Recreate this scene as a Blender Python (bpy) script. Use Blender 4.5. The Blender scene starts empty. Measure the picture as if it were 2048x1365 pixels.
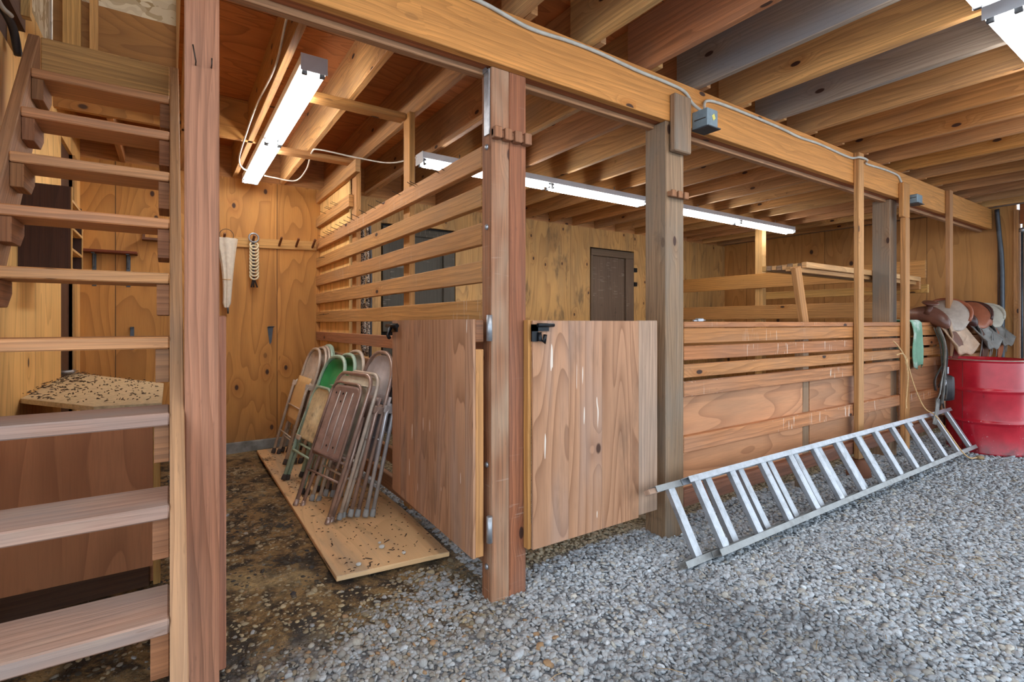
import bpy, bmesh, math, random
import numpy as np
from mathutils import Vector, Matrix, noise as mnoise
R = math.radians
random.seed(11)
RNG = np.random.default_rng(5)
SC = bpy.context.scene
COL = SC.collection

# ------------------------------------------------------------------ materials
class NT:
    """small helper around a node tree"""
    def __init__(s, name):
        s.m = bpy.data.materials.new(name); s.m.use_nodes = True
        s.t = s.m.node_tree; s.n = s.t.nodes; s.l = s.t.links
        s.bsdf = s.n['Principled BSDF']
    def new(s, typ, **kw):
        nd = s.n.new(typ)
        for k, v in kw.items(): setattr(nd, k, v)
        return nd
    def put(s, sock, v):
        if isinstance(v, bpy.types.NodeSocket): s.l.new(v, sock)
        elif isinstance(v, (tuple, list)) and sock.type == 'RGBA' and len(v) == 3: sock.default_value = (*v, 1)
        else: sock.default_value = v
    def math(s, op, a, b=0.0, c=0.0, clamp=False):
        nd = s.new('ShaderNodeMath', operation=op, use_clamp=clamp)
        for i, v in enumerate((a, b, c)): s.put(nd.inputs[i], v)
        return nd.outputs[0]
    def rng(s, v, a, b, c=0.0, d=1.0, smooth=True):
        nd = s.new('ShaderNodeMapRange', interpolation_type='SMOOTHSTEP' if smooth else 'LINEAR')
        for i, q in enumerate((v, a, b, c, d)): s.put(nd.inputs[i], q)
        return nd.outputs[0]
    def mix(s, f, a, b, mode='MIX'):
        nd = s.new('ShaderNodeMix', data_type='RGBA', blend_type=mode)
        s.put(nd.inputs[0], f); s.put(nd.inputs[6], a); s.put(nd.inputs[7], b)
        return nd.outputs[2]
    def scale(s, vec, sc):
        nd = s.new('ShaderNodeVectorMath', operation='MULTIPLY')
        s.put(nd.inputs[0], vec); nd.inputs[1].default_value = sc
        return nd.outputs[0]
    def add(s, a, b):
        nd = s.new('ShaderNodeVectorMath', operation='ADD')
        s.put(nd.inputs[0], a); s.put(nd.inputs[1], b)
        return nd.outputs[0]
    def noise(s, vec, scale=1.0, detail=2.0, rough=.5, dist=0.0):
        nd = s.new('ShaderNodeTexNoise')
        s.put(nd.inputs['Vector'], vec); nd.inputs['Scale'].default_value = scale
        nd.inputs['Detail'].default_value = detail; nd.inputs['Roughness'].default_value = rough
        nd.inputs['Distortion'].default_value = dist
        return nd.outputs[0]
    def voro(s, vec, scale=1.0, feature='F1', flat=False):
        nd = s.new('ShaderNodeTexVoronoi', feature=feature, voronoi_dimensions='2D' if flat else '3D')
        s.put(nd.inputs['Vector'], vec); nd.inputs['Scale'].default_value = scale
        return nd
    def sep(s, vec):
        nd = s.new('ShaderNodeSeparateXYZ'); s.put(nd.inputs[0], vec); return nd.outputs
    def comb(s, x, y, z):
        nd = s.new('ShaderNodeCombineXYZ')
        for i, v in enumerate((x, y, z)): s.put(nd.inputs[i], v)
        return nd.outputs[0]
    def bump(s, h, strength=.3, dist=.003):
        nd = s.new('ShaderNodeBump'); nd.inputs['Strength'].default_value = strength
        nd.inputs['Distance'].default_value = dist; s.put(nd.inputs['Height'], h)
        s.l.new(nd.outputs[0], s.bsdf.inputs['Normal'])
    def out(s, col, rough=.7, metal=0.0):
        s.put(s.bsdf.inputs['Base Color'], col); s.put(s.bsdf.inputs['Roughness'], rough)
        s.put(s.bsdf.inputs['Metallic'], metal)
        return s.m

def srgb(r, g, b):
    f = lambda c: (c/255/12.92 if c/255 <= .04045 else ((c/255+.055)/1.055)**2.4)
    return (f(r), f(g), f(b))
def shade(c, k): return tuple(min(1, q*k) for q in c)

def wood(name, base, ring=38, warp=1.6, knots=.3, grey=.15, greycol=srgb(118, 112, 108), grain=.55,
         vary=.3, rough=.72, spots=0.0, streaks=0.0, bands=0.0, kscale=(3.4, 7.5), contrast=1.0, dust=0.0):
    """sawn lumber: grain runs along U (metres), V across"""
    s = NT(name)
    uv = s.new('ShaderNodeTexCoord').outputs['UV']
    rnd = s.new('ShaderNodeObjectInfo').outputs['Random']
    off = s.comb(s.math('MULTIPLY', rnd, 53.0), s.math('MULTIPLY', rnd, 17.3), s.math('MULTIPLY', rnd, 9.1))
    p = s.add(uv, off)
    n1 = s.noise(s.scale(p, (.7, 5.5, 1)), 1, 2.5)
    big = s.noise(s.scale(p, (.8, 2.2, 1)), 1.3, 3, .6)
    nf = s.math('ADD', s.math('MULTIPLY', s.noise(s.scale(p, (5, 240, 1)), 1, 3, .6), .5), s.math('MULTIPLY', s.noise(s.scale(p, (2.2, 75, 1)), 1, 3, .65), .5))
    ns = s.noise(s.scale(p, (14, 60, 1)), 1, 2, .6)
    vk = s.voro(s.scale(p, (kscale[0], kscale[1], 1)), flat=True)
    kr = s.sep(vk.outputs['Color'])[0]; knots *= .5
    has = s.rng(kr, 1-knots-.01, 1-knots+.01)
    core = s.math('MULTIPLY', s.rng(vk.outputs['Distance'], .075, .11, 1, 0), has)
    halo = s.math('MULTIPLY', s.rng(vk.outputs['Distance'], .05, .5, 1, 0), has)
    v = s.sep(p)[1]
    rv = s.math('ADD', s.math('MULTIPLY_ADD', v, ring, s.math('MULTIPLY', n1, warp*ring*.12)), s.math('MULTIPLY', halo, 2.6))
    fr = s.math('FRACT', rv)
    g = s.math('MULTIPLY', s.math('POWER', fr, 2.2), s.rng(fr, .97, 1.0, 1, 0))
    dark = shade(base, .50); light = shade(base, 1.28)
    col = s.mix(s.rng(n1, .3, .7), light, base)
    col = s.mix(s.math('MULTIPLY', g, grain*contrast), col, shade((base[0]*1.0, base[1]*.84, base[2]*.74), .46))
    col = s.mix(s.rng(nf, .36, .66, 0, .62*contrast), col, dark)
    col = s.mix(s.math('MULTIPLY', s.rng(halo, .2, 1.0), .5), col, shade((base[0], base[1]*.78, base[2]*.6), .7))
    if grey: col = s.mix(s.math('MULTIPLY', s.rng(big, .42, .72), grey*1.6, clamp=True), col, greycol)
    if bands:
        bn = s.noise(s.scale(p, (.15, 7, 1)), 1, 1)
        col = s.mix(s.math('MULTIPLY', s.rng(bn, .5, .62), bands), col, shade(greycol, 1.25))
    col = s.mix(s.rng(ns, .66, .78, 0, .55), col, dark)
    if dust: col = s.mix(s.math('MULTIPLY', s.rng(s.noise(s.scale(p, (2.5, 9, 1)), 1, 4, .65), .45, .75), dust), col, srgb(176, 158, 138))
    col = s.mix(core, col, srgb(58, 32, 20))
    if spots:
        sv = s.noise(s.scale(p, (3.1, 4.1, 1)), 1.6, 4, .7)
        col = s.mix(s.math('MULTIPLY', s.rng(sv, .62, .74), spots), col, srgb(40, 34, 32))
    if streaks:
        st = s.noise(s.scale(p, (95, 7, 1)), 1, 1.5, .4)
        zone = s.noise(s.scale(p, (1.4, .2, 1)), 1.2, 2)
        mk = s.math('MULTIPLY', s.rng(st, .66, .70), s.rng(zone, .5, .62))
        col = s.mix(s.math('MULTIPLY', mk, streaks), col, srgb(222, 210, 196))
    hs = s.new('ShaderNodeHueSaturation')
    s.put(hs.inputs['Color'], col)
    s.put(hs.inputs['Value'], s.rng(rnd, 0, 1, .94-vary*.5, .94+vary*.5, False))
    s.put(hs.inputs['Hue'], s.rng(s.math('FRACT', s.math('MULTIPLY', rnd, 7.31)), 0, 1, .495, .504, False))
    s.put(hs.inputs['Saturation'], s.rng(s.math('FRACT', s.math('MULTIPLY', rnd, 3.77)), 0, 1, 1.10-vary*.4, 1.10+vary*.2, False))
    s.bump(s.math('ADD', nf, s.math('MULTIPLY', g, .5)), .35, .0025)
    return s.out(hs.outputs[0], rough)

def ply(name, base, lines=15, knots=.34, grey=.1, panel=1.22, contrast=1.0, seam=True, stain=0.0, vary=.1, rough=.68,
        greycol=srgb(120, 104, 84), kscale=(2.1, 3.4), vseams=(), lowbrown=0.0, cath=1.0, marks=0.0):
    """rotary cut plywood: face grain along U"""
    s = NT(name)
    uv = s.new('ShaderNodeTexCoord').outputs['UV']
    rnd = s.new('ShaderNodeObjectInfo').outputs['Random']
    u, v, _ = s.sep(uv)
    pid = s.math('FLOOR', s.math('DIVIDE', v, panel))
    off = s.comb(s.math('MULTIPLY_ADD', pid, 5.37, s.math('MULTIPLY', rnd, 41.0)), s.math('MULTIPLY', pid, 3.1), s.math('MULTIPLY', rnd, 8.0))
    p = s.add(uv, off)
    n = s.noise(s.scale(p, (.42*cath, 2.6, 1)), 1, 1.6, .45, .5)
    vk = s.voro(s.scale(p, (*kscale, 1)), flat=True)
    has = s.rng(s.sep(vk.outputs['Color'])[1], 1-knots-.01, 1-knots+.01)
    core = s.math('MULTIPLY', s.rng(vk.outputs['Distance'], .036, .066, 1, 0), has)
    halo = s.math('MULTIPLY', s.rng(vk.outputs['Distance'], .03, .3, 1, 0), has)
    fr = s.math('FRACT', s.math('ADD', s.math('MULTIPLY', n, lines), s.math('MULTIPLY', halo, 1.4)))
    g = s.math('MULTIPLY', s.math('POWER', fr, 2.6), s.rng(fr, .95, 1, 1, 0))
    nf = s.noise(s.scale(p, (7, 130, 1)), 1, 3, .6)
    big = s.noise(s.scale(p, (.9, 1.4, 1)), 1.2, 3, .6)
    col = s.mix(s.rng(big, .3, .7), shade(base, 1.14), shade(base, .9))
    col = s.mix(s.math('MULTIPLY', g, .5*contrast), col, shade((base[0], base[1]*.78, base[2]*.6), .46))
    col = s.mix(s.rng(nf, .35, .8, 0, .3*contrast), col, shade(base, .6))
    col = s.mix(s.math('MULTIPLY', halo, .45), col, shade((base[0], base[1]*.8, base[2]*.6), .72))
    if grey:
        gz = s.noise(s.scale(p, (.8, 6, 1)), 1, 3, .6)
        col = s.mix(s.math('MULTIPLY', s.rng(gz, .45, .75), grey*1.5, clamp=True), col, greycol)
    if stain:
        sz = s.noise(s.scale(p, (1.6, 5, 1)), 1.3, 4, .65)
        col = s.mix(s.math('MULTIPLY', s.rng(sz, .54, .72), stain), col, srgb(62, 52, 42))
    col = s.mix(core, col, srgb(70, 40, 22))
    if marks:
        mk = s.noise(s.scale(p, (4.5, 42, 1)), 1, 1)
        col = s.mix(s.math('MULTIPLY', s.rng(mk, .752, .765), marks), col, srgb(226, 214, 200))
    if seam:
        d = s.math('ABSOLUTE', s.math('SUBTRACT', s.math('FRACT', s.math('DIVIDE', v, panel)), .5))
        col = s.mix(s.rng(d, .5-.0035, .5-.0015, 0, .85), col, srgb(50, 30, 18))
    if lowbrown:
        col = s.mix(s.math('MULTIPLY', s.rng(u, .02, .5, 1, 0), lowbrown), col, srgb(86, 66, 50))  # browner towards the bottom
    hs = s.new('ShaderNodeHueSaturation')
    s.put(hs.inputs['Color'], col)
    s.put(hs.inputs['Value'], s.rng(rnd, 0, 1, 1-vary, 1+vary, False))
    s.bump(nf, .2, .0015)
    return s.out(hs.outputs[0], rough)

def plain(name, col, rough=.5, metal=0.0, var=.12, nscale=18, dirt=None, dirtamt=.4, bump=0.0):
    s = NT(name)
    tc = s.new('ShaderNodeTexCoord').outputs['Object']
    n = s.noise(tc, nscale, 4, .6)
    c = s.mix(s.rng(n, .3, .7), shade(col, 1-var), shade(col, 1+var))
    if dirt:
        n2 = s.noise(tc, nscale*.45, 4, .65)
        c = s.mix(s.math('MULTIPLY', s.rng(n2, .5, .72), dirtamt), c, dirt)
    if bump: s.bump(n, bump, .004)
    return s.out(c, rough, metal)

def speckle(name, a, b, scale=160):
    s = NT(name)
    tc = s.new('ShaderNodeTexCoord').outputs['Object']
    v = s.voro(tc, scale)
    c = s.mix(s.rng(s.sep(v.outputs['Color'])[0], .45, .55), a, b)
    return s.out(c, .85)

def emit(name, col, strength):
    s = NT(name)
    s.put(s.bsdf.inputs['Base Color'], (.9, .9, .9))
    s.put(s.bsdf.inputs['Emission Color'], col); s.bsdf.inputs['Emission Strength'].default_value = strength
    return s.m

M = {}
M['beam'] = wood('beam wood', srgb(206, 148, 94), ring=24, warp=2.8, knots=.10, grey=.0, vary=.06, grain=.5, contrast=.85)
M['beam_under'] = wood('beam underside wood', srgb(164, 102, 66), ring=40, knots=.08, grey=.0, vary=.1)
M['beam_lip'] = wood('beam lip wood', srgb(176, 132, 98), ring=50, knots=.05, grey=.1, vary=.1)
M['joist_warm'] = wood('joist warm wood', srgb(186, 138, 92), ring=26, warp=2.2, knots=.28, grey=.1, vary=.22)
M['joist_pale'] = wood('joist pale wood', srgb(214, 170, 118), ring=24, warp=2.4, knots=.3, grey=.14, vary=.16, spots=.25)
M['joist_grey'] = wood('joist weathered wood', srgb(156, 142, 128), ring=44, warp=1.6, knots=.32, grey=.6, greycol=srgb(128, 128, 132), vary=.14)
M['joist_red'] = wood('joist reddish wood', srgb(182, 124, 88), ring=24, warp=2.0, knots=.3, grey=.18, vary=.12)
M['joist_old'] = wood('joist stained wood', srgb(190, 148, 102), ring=26, warp=2.2, knots=.34, grey=.2, vary=.2, spots=.55)
M['post_pink'] = wood('fir post wood', srgb(176, 124, 100), contrast=1.2, ring=34, warp=1.2, knots=.05, grey=.1, vary=.04, kscale=(3.0, 7))
M['post_brown'] = wood('brown post wood', srgb(160, 108, 78), ring=36, warp=1.4, contrast=1.4, knots=.22, grey=.16, vary=.12, spots=.35, streaks=.2)
M['post_pale'] = wood('pale weathered post wood', srgb(160, 112, 82), ring=36, contrast=1.4, warp=1.4, knots=.2, grey=.42, greycol=srgb(196, 178, 154), vary=.05, spots=.3, streaks=.2)
M['post_grey'] = wood('weathered post wood', srgb(156, 128, 102), contrast=1.3, ring=42, warp=1.5, knots=.2, grey=.5, greycol=srgb(122, 114, 104), vary=.06, spots=.25)
M['stud'] = wood('stud wood', srgb(192, 142, 94), ring=40, warp=1.0, knots=.2, grey=.06, vary=.14)
M['stud_pale'] = wood('pale stud wood', srgb(214, 172, 116), ring=40, warp=1.0, knots=.24, grey=.0, vary=.1)
M['rail_gold'] = wood('upper slat wood', srgb(196, 148, 102), ring=36, warp=1.4, knots=.12, grey=.14, greycol=srgb(150, 132, 116), vary=.1, streaks=.35)
M['rail_brown'] = wood('lower slat wood', srgb(172, 124, 92), ring=36, warp=1.4, knots=.14, grey=.2, greycol=srgb(132, 112, 100), vary=.12, streaks=.5)
M['fence'] = wood('fence slat wood', srgb(190, 134, 92), ring=30, warp=2.2, knots=.14, grey=.18, greycol=srgb(150, 126, 110), vary=.16, streaks=1.0, contrast=1.1)
M['fence_low'] = wood('low fence board wood', srgb(134, 92, 72), ring=30, warp=2, knots=.2, grey=.2, vary=.1)
M['tread'] = wood('stair tread wood', srgb(204, 152, 110), ring=40, warp=1.2, knots=.14, grey=.2, greycol=srgb(140, 124, 114), vary=.12, rough=.6)
M['tread_worn'] = wood('worn stair tread wood', srgb(164, 130, 112), ring=40, warp=1.2, knots=.08, grey=.5, greycol=srgb(142, 130, 124), vary=.06, dust=.3)
M['stringer'] = wood('stringer wood', srgb(176, 136, 102), ring=48, warp=.8, knots=.1, grey=.2, greycol=srgb(150, 136, 122), vary=.08)
M['cleat'] = wood('cleat wood', srgb(158, 112, 80), ring=40, knots=.1, grey=.1, vary=.12)
M['gate'] = ply('gate plywood', srgb(181, 134, 100), lines=26, knots=.12, grey=.34, greycol=srgb(158, 136, 124), seam=True, contrast=1.7, stain=.3, marks=.9, panel=.21, vary=.03, cath=.8)
M['gate_pale'] = wood('pale gate board', srgb(178, 150, 130), ring=34, warp=1.0, knots=.12, grey=.3, greycol=srgb(150, 136, 126), vary=.05)
M['ply_back'] = ply('back wall plywood', srgb(196, 138, 68), lines=18, knots=.2, grey=.05, vary=.02, lowbrown=.3, contrast=1.2)
M['ply_stall'] = ply('stall wall plywood', srgb(196, 150, 90), lines=16, knots=.36, grey=.3, greycol=srgb(136, 112, 78), stain=.6, contrast=1.2, vary=.02, lowbrown=.4, kscale=(2.4, 4.2))
M['ply_left'] = ply('left wall plywood', srgb(242, 196, 124), lines=14, knots=.14, grey=.05, vary=.02)
M['ply_end'] = ply('end wall plywood', srgb(194, 138, 76), lines=15, knots=.45, grey=.1, vary=.02, kscale=(1.5, 2.1))
M['ply_ceiling'] = ply('subfloor plywood', srgb(190, 118, 62), lines=24, knots=.22, grey=.05, contrast=1.4, vary=.03)
M['ply_fence'] = ply('fence plywood', srgb(196, 138, 96), lines=20, knots=.14, grey=.2, seam=False, panel=9, contrast=1.3)
M['ply_cabinet'] = ply('cabinet plywood', srgb(208, 142, 98), lines=13, knots=.42, grey=.05, seam=False, panel=9, kscale=(1.6, 2.4))
M['ply_mat'] = ply('plywood mat', srgb(228, 188, 138), lines=10, knots=.03, grey=.6, greycol=srgb(150, 140, 124), seam=False, panel=9, contrast=.5, stain=.9)
M['particle'] = plain('particle board', srgb(206, 186, 148), .85, var=.14, nscale=60, dirt=srgb(120, 100, 74), dirtamt=.5)
M['osb'] = None
M['door'] = wood('door paint', srgb(74, 68, 58), ring=24, warp=1.5, knots=.0, grey=.3, greycol=srgb(92, 90, 82), vary=.12, spots=.4, contrast=.8, streaks=.25)
M['door_brown'] = wood('door brown paint', srgb(104, 86, 70), ring=24, warp=1.5, knots=.0, grey=.25, greycol=srgb(98, 84, 70), vary=.06, spots=.4, contrast=.8, streaks=.2)
M['dark_wood'] = wood('dark stained wood', srgb(70, 42, 30), ring=30, knots=.1, grey=.1, greycol=srgb(60, 50, 46), vary=.2, spots=.4)
M['dark_plank'] = wood('dark kick board', srgb(92, 62, 44), ring=30, knots=.1, grey=.1, vary=.1)
M['red_shelf'] = wood('red brown shelf wood', srgb(124, 68, 44), ring=30, knots=.05, grey=.0, vary=.05)
M['peg'] = plain('peg wood', srgb(110, 66, 38), .6)
M['galv'] = plain('galvanized steel', srgb(168, 172, 178), .42, .75, var=.14, nscale=40)
M['alu'] = plain('ladder aluminium', srgb(176, 180, 186), .42, .72, var=.1, nscale=30, dirt=srgb(120, 120, 120), dirtamt=.5)
M['alu_dull'] = plain('dull ladder aluminium', srgb(148, 150, 150), .5, .6, var=.1, nscale=22, dirt=srgb(104, 102, 98), dirtamt=.5)
M['black_iron'] = plain('black iron', srgb(26, 28, 32), .38, .5)
M['nail'] = plain('nail steel', srgb(64, 52, 44), .5, .6)
M['lamp_metal'] = plain('white enamel', srgb(226, 230, 236), .35, .0, var=.03)
M['tube'] = emit('fluorescent tube', (1.0, .97, .93), 1.0)
M['lampholder'] = plain('lamp holder', srgb(84, 86, 90), .5)
M['cable_grey'] = plain('grey cable', srgb(186, 184, 176), .6)
M['cable_white'] = plain('white cable', srgb(222, 216, 204), .5)
M['cable_black'] = plain('black cable', srgb(60, 60, 62), .4)
M['box_grey'] = plain('grey enamel', srgb(128, 148, 160), .45, .2, dirt=srgb(90, 96, 98))
M['sticker'] = plain('yellow sticker', srgb(226, 214, 110), .6)
M['dark'] = plain('dark recess', srgb(24, 20, 18), .9)  # near-black colour painted in for shade in door gaps and seat holes
M['concrete'] = plain('concrete', srgb(140, 140, 136), .9, var=.2, nscale=12, dirt=srgb(84, 80, 74), dirtamt=.7, bump=.3)
M['steel_tan'] = plain('tan steel', srgb(204, 190, 174), .4, .15, dirt=srgb(120, 104, 90), dirtamt=.4)
M['steel_brown'] = plain('brown steel', srgb(172, 148, 136), .3, .4, dirt=srgb(92, 74, 66), dirtamt=.5)
M['steel_brown_pan'] = plain('brown pan steel', srgb(164, 140, 132), .42, .2, dirt=srgb(96, 76, 70), dirtamt=.5)
M['steel_mauve'] = plain('grey pan steel', srgb(190, 182, 182), .42, .1)
M['steel_mint'] = plain('mint steel', srgb(172, 200, 182), .42, .1, dirt=srgb(112, 124, 116), dirtamt=.4)
M['pan_green'] = plain('green pan', srgb(44, 146, 86), .35, 0, var=.15, nscale=6)
M['pan_beige'] = plain('beige pan', srgb(214, 202, 178), .5, 0, dirt=srgb(160, 140, 110), dirtamt=.5)
M['pan_speck'] = plain('stained beige pan', srgb(216, 200, 160), .6, 0, nscale=34, dirt=srgb(66, 60, 50), dirtamt=.45)
M['seat_gold'] = plain('golden seat wood', srgb(230, 192, 134), .5, 0, var=.06)
M['steel_silver'] = plain('silver steel', srgb(186, 190, 196), .33, .5)
M['rib'] = plain('worn rib metal', srgb(214, 206, 198), .4, .3)
M['rubber_grey'] = plain('grey rubber', srgb(150, 150, 148), .8)
M['rubber_dark'] = plain('dark rubber', srgb(62, 52, 48), .8)
M['leather_tan'] = plain('tan leather', srgb(178, 148, 122), .55, 0, var=.14, nscale=14, dirt=srgb(136, 110, 92), dirtamt=.5)
M['leather_brown'] = plain('brown leather', srgb(104, 66, 54), .32, 0, var=.2, nscale=9, dirt=srgb(150, 110, 80), dirtamt=.4)
M['leather_dark'] = plain('dark leather', srgb(72, 44, 40), .35, 0, var=.2, nscale=9)
M['leather_rust'] = plain('rust leather', srgb(156, 92, 66), .42, 0, var=.15, nscale=9)
M['suede'] = plain('suede seat', srgb(176, 162, 150), .8, 0, var=.1, nscale=22)
M['suede_pale'] = plain('pale suede seat', srgb(190, 186, 172), .8, 0, var=.08, nscale=22)
M['strap'] = plain('black strap leather', srgb(50, 46, 48), .45, 0, var=.25)
M['strap_grey'] = plain('dusty strap leather', srgb(122, 120, 116), .6, 0, var=.2)
M['cloth_green'] = plain('green cloth', srgb(128, 172, 146), .9, 0, nscale=9, dirt=srgb(220, 226, 220), dirtamt=1.0)
M['cloth_white'] = plain('white cloth', srgb(222, 214, 198), .9, 0, var=.08, nscale=30)
M['rope_tan'] = plain('tan rope', srgb(206, 170, 122), .9, 0, var=.2, nscale=120)
M['rope_speck'] = speckle('speckled rope', srgb(38, 34, 34), srgb(206, 190, 172))
M['ring_cream'] = plain('cream ring', srgb(226, 214, 180), .45)
M['rust_wire'] = plain('rusty wire', srgb(96, 72, 52), .6, .4)
M['iron_grey'] = plain('grey iron', srgb(84, 90, 98), .45, .6)
M['pebble'] = plain('pebble stone', srgb(196, 194, 188), .8, nscale=40)
M['green_paint'] = plain('faded green paint', srgb(138, 180, 146), .7)
M['chip'] = plain('bark chip', srgb(66, 50, 36), .9)
M['straw'] = plain('straw', srgb(150, 124, 86), .8, var=.4, nscale=5)

def mk_osb():
    s = NT('strand board')
    uv = s.new('ShaderNodeTexCoord').outputs['UV']
    v = s.voro(s.add(s.scale(uv, (9, 30, 1)), s.scale(s.comb(s.noise(uv, 8), s.noise(uv, 6), 0), (4, 4, 0))))
    r = s.sep(v.outputs['Color'])[0]
    return s.out(s.mix(r, srgb(168, 140, 96), srgb(234, 220, 188)), .8)
M['osb'] = mk_osb()

def mk_drum():
    s = NT('red drum paint')
    tc = s.new('ShaderNodeTexCoord').outputs['Object']
    n = s.noise(tc, 5, 4, .6); n2 = s.noise(s.scale(tc, (1, 1, .25)), 26, 4, .7)
    z = s.sep(tc)[2]
    c = s.mix(s.rng(n, .3, .7), srgb(158, 14, 34), srgb(188, 28, 46))
    c = s.mix(s.rng(n2, .66, .72, 0, .7), c, srgb(66, 14, 20))
    c = s.mix(s.math('MULTIPLY', s.rng(z, .0, .16, 1, 0), s.rng(s.noise(tc, 13, 4, .7), .35, .7)), c, srgb(92, 34, 40))
    n3 = s.noise(tc, 60, 2)
    c = s.mix(s.math('MULTIPLY', s.rng(n3, .72, .75), s.rng(z, .3, .4, 1, 0)), c, srgb(210, 190, 190))
    return s.out(c, .26)
M['drum'] = mk_drum()

def mk_ground():
    s = NT('ground dirt and gravel')
    tc = s.new('ShaderNodeTexCoord').outputs['Object']
    x, y, _ = s.sep(tc)
    wob = s.noise(tc, 1.7, 4, .6)
    yy = s.math('MULTIPLY_ADD', wob, 1.0, s.math('SUBTRACT', y, .5))
    d1 = s.math('MULTIPLY', s.rng(yy, 1.58, 2.1), s.rng(x, 1.1, 1.4, 1, 0))
    st = s.math('MULTIPLY', s.rng(y, 1.9, 2.1), s.rng(x, 1.15, 1.4))
    na = s.noise(s.scale(tc, (1.3, 1.2, 1)), 6, 6, .72, .3); nb = s.noise(tc, 34, 4, .7); nc = s.noise(tc, 2.2, 3, .6)
    dirt = s.mix(s.rng(na, .42, .58), srgb(48, 38, 26), srgb(146, 116, 72))
    dirt = s.mix(s.math('MULTIPLY', s.rng(nc, .5, .68), .65), dirt, srgb(204, 178, 128))
    dirt = s.mix(s.rng(nb, .35, .7, 0, .6), dirt, srgb(58, 44, 28))
    dirt = s.mix(s.rng(s.noise(tc, 80, 2), .66, .74, 0, .8), dirt, srgb(172, 164, 148))
    gv = s.voro(tc, 52)
    gcol = s.mix(s.sep(gv.outputs['Color'])[0], srgb(104, 108, 114), srgb(160, 166, 172))
    gcol = s.mix(s.rng(gv.outputs['Distance'], .3, .7, 0, .6), gcol, srgb(62, 64, 68))
    scol = s.mix(s.sep(gv.outputs['Color'])[1], srgb(110, 94, 66), srgb(190, 176, 140))
    scol = s.mix(s.rng(gv.outputs['Distance'], .3, .7, 0, .7), scol, srgb(56, 46, 34))
    c = s.mix(d1, gcol, dirt); c = s.mix(st, c, scol)
    s.bump(s.math('ADD', s.math('MULTIPLY', na, 1.5), nb), .8, .03)
    return s.out(c, .95)
M['ground'] = mk_ground()

def mk_gravel():
    s = NT('gravel stone')
    at = s.new('ShaderNodeAttribute', attribute_name='tone')
    tc = s.new('ShaderNodeTexCoord').outputs['Object']
    n = s.noise(tc, 130, 3, .6)
    c = s.mix(s.rng(n, .3, .75, 0, .35), at.outputs['Color'], shade(srgb(96, 96, 96), .8))
    return s.out(c, .85)
M['gravel'] = mk_gravel()

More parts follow.
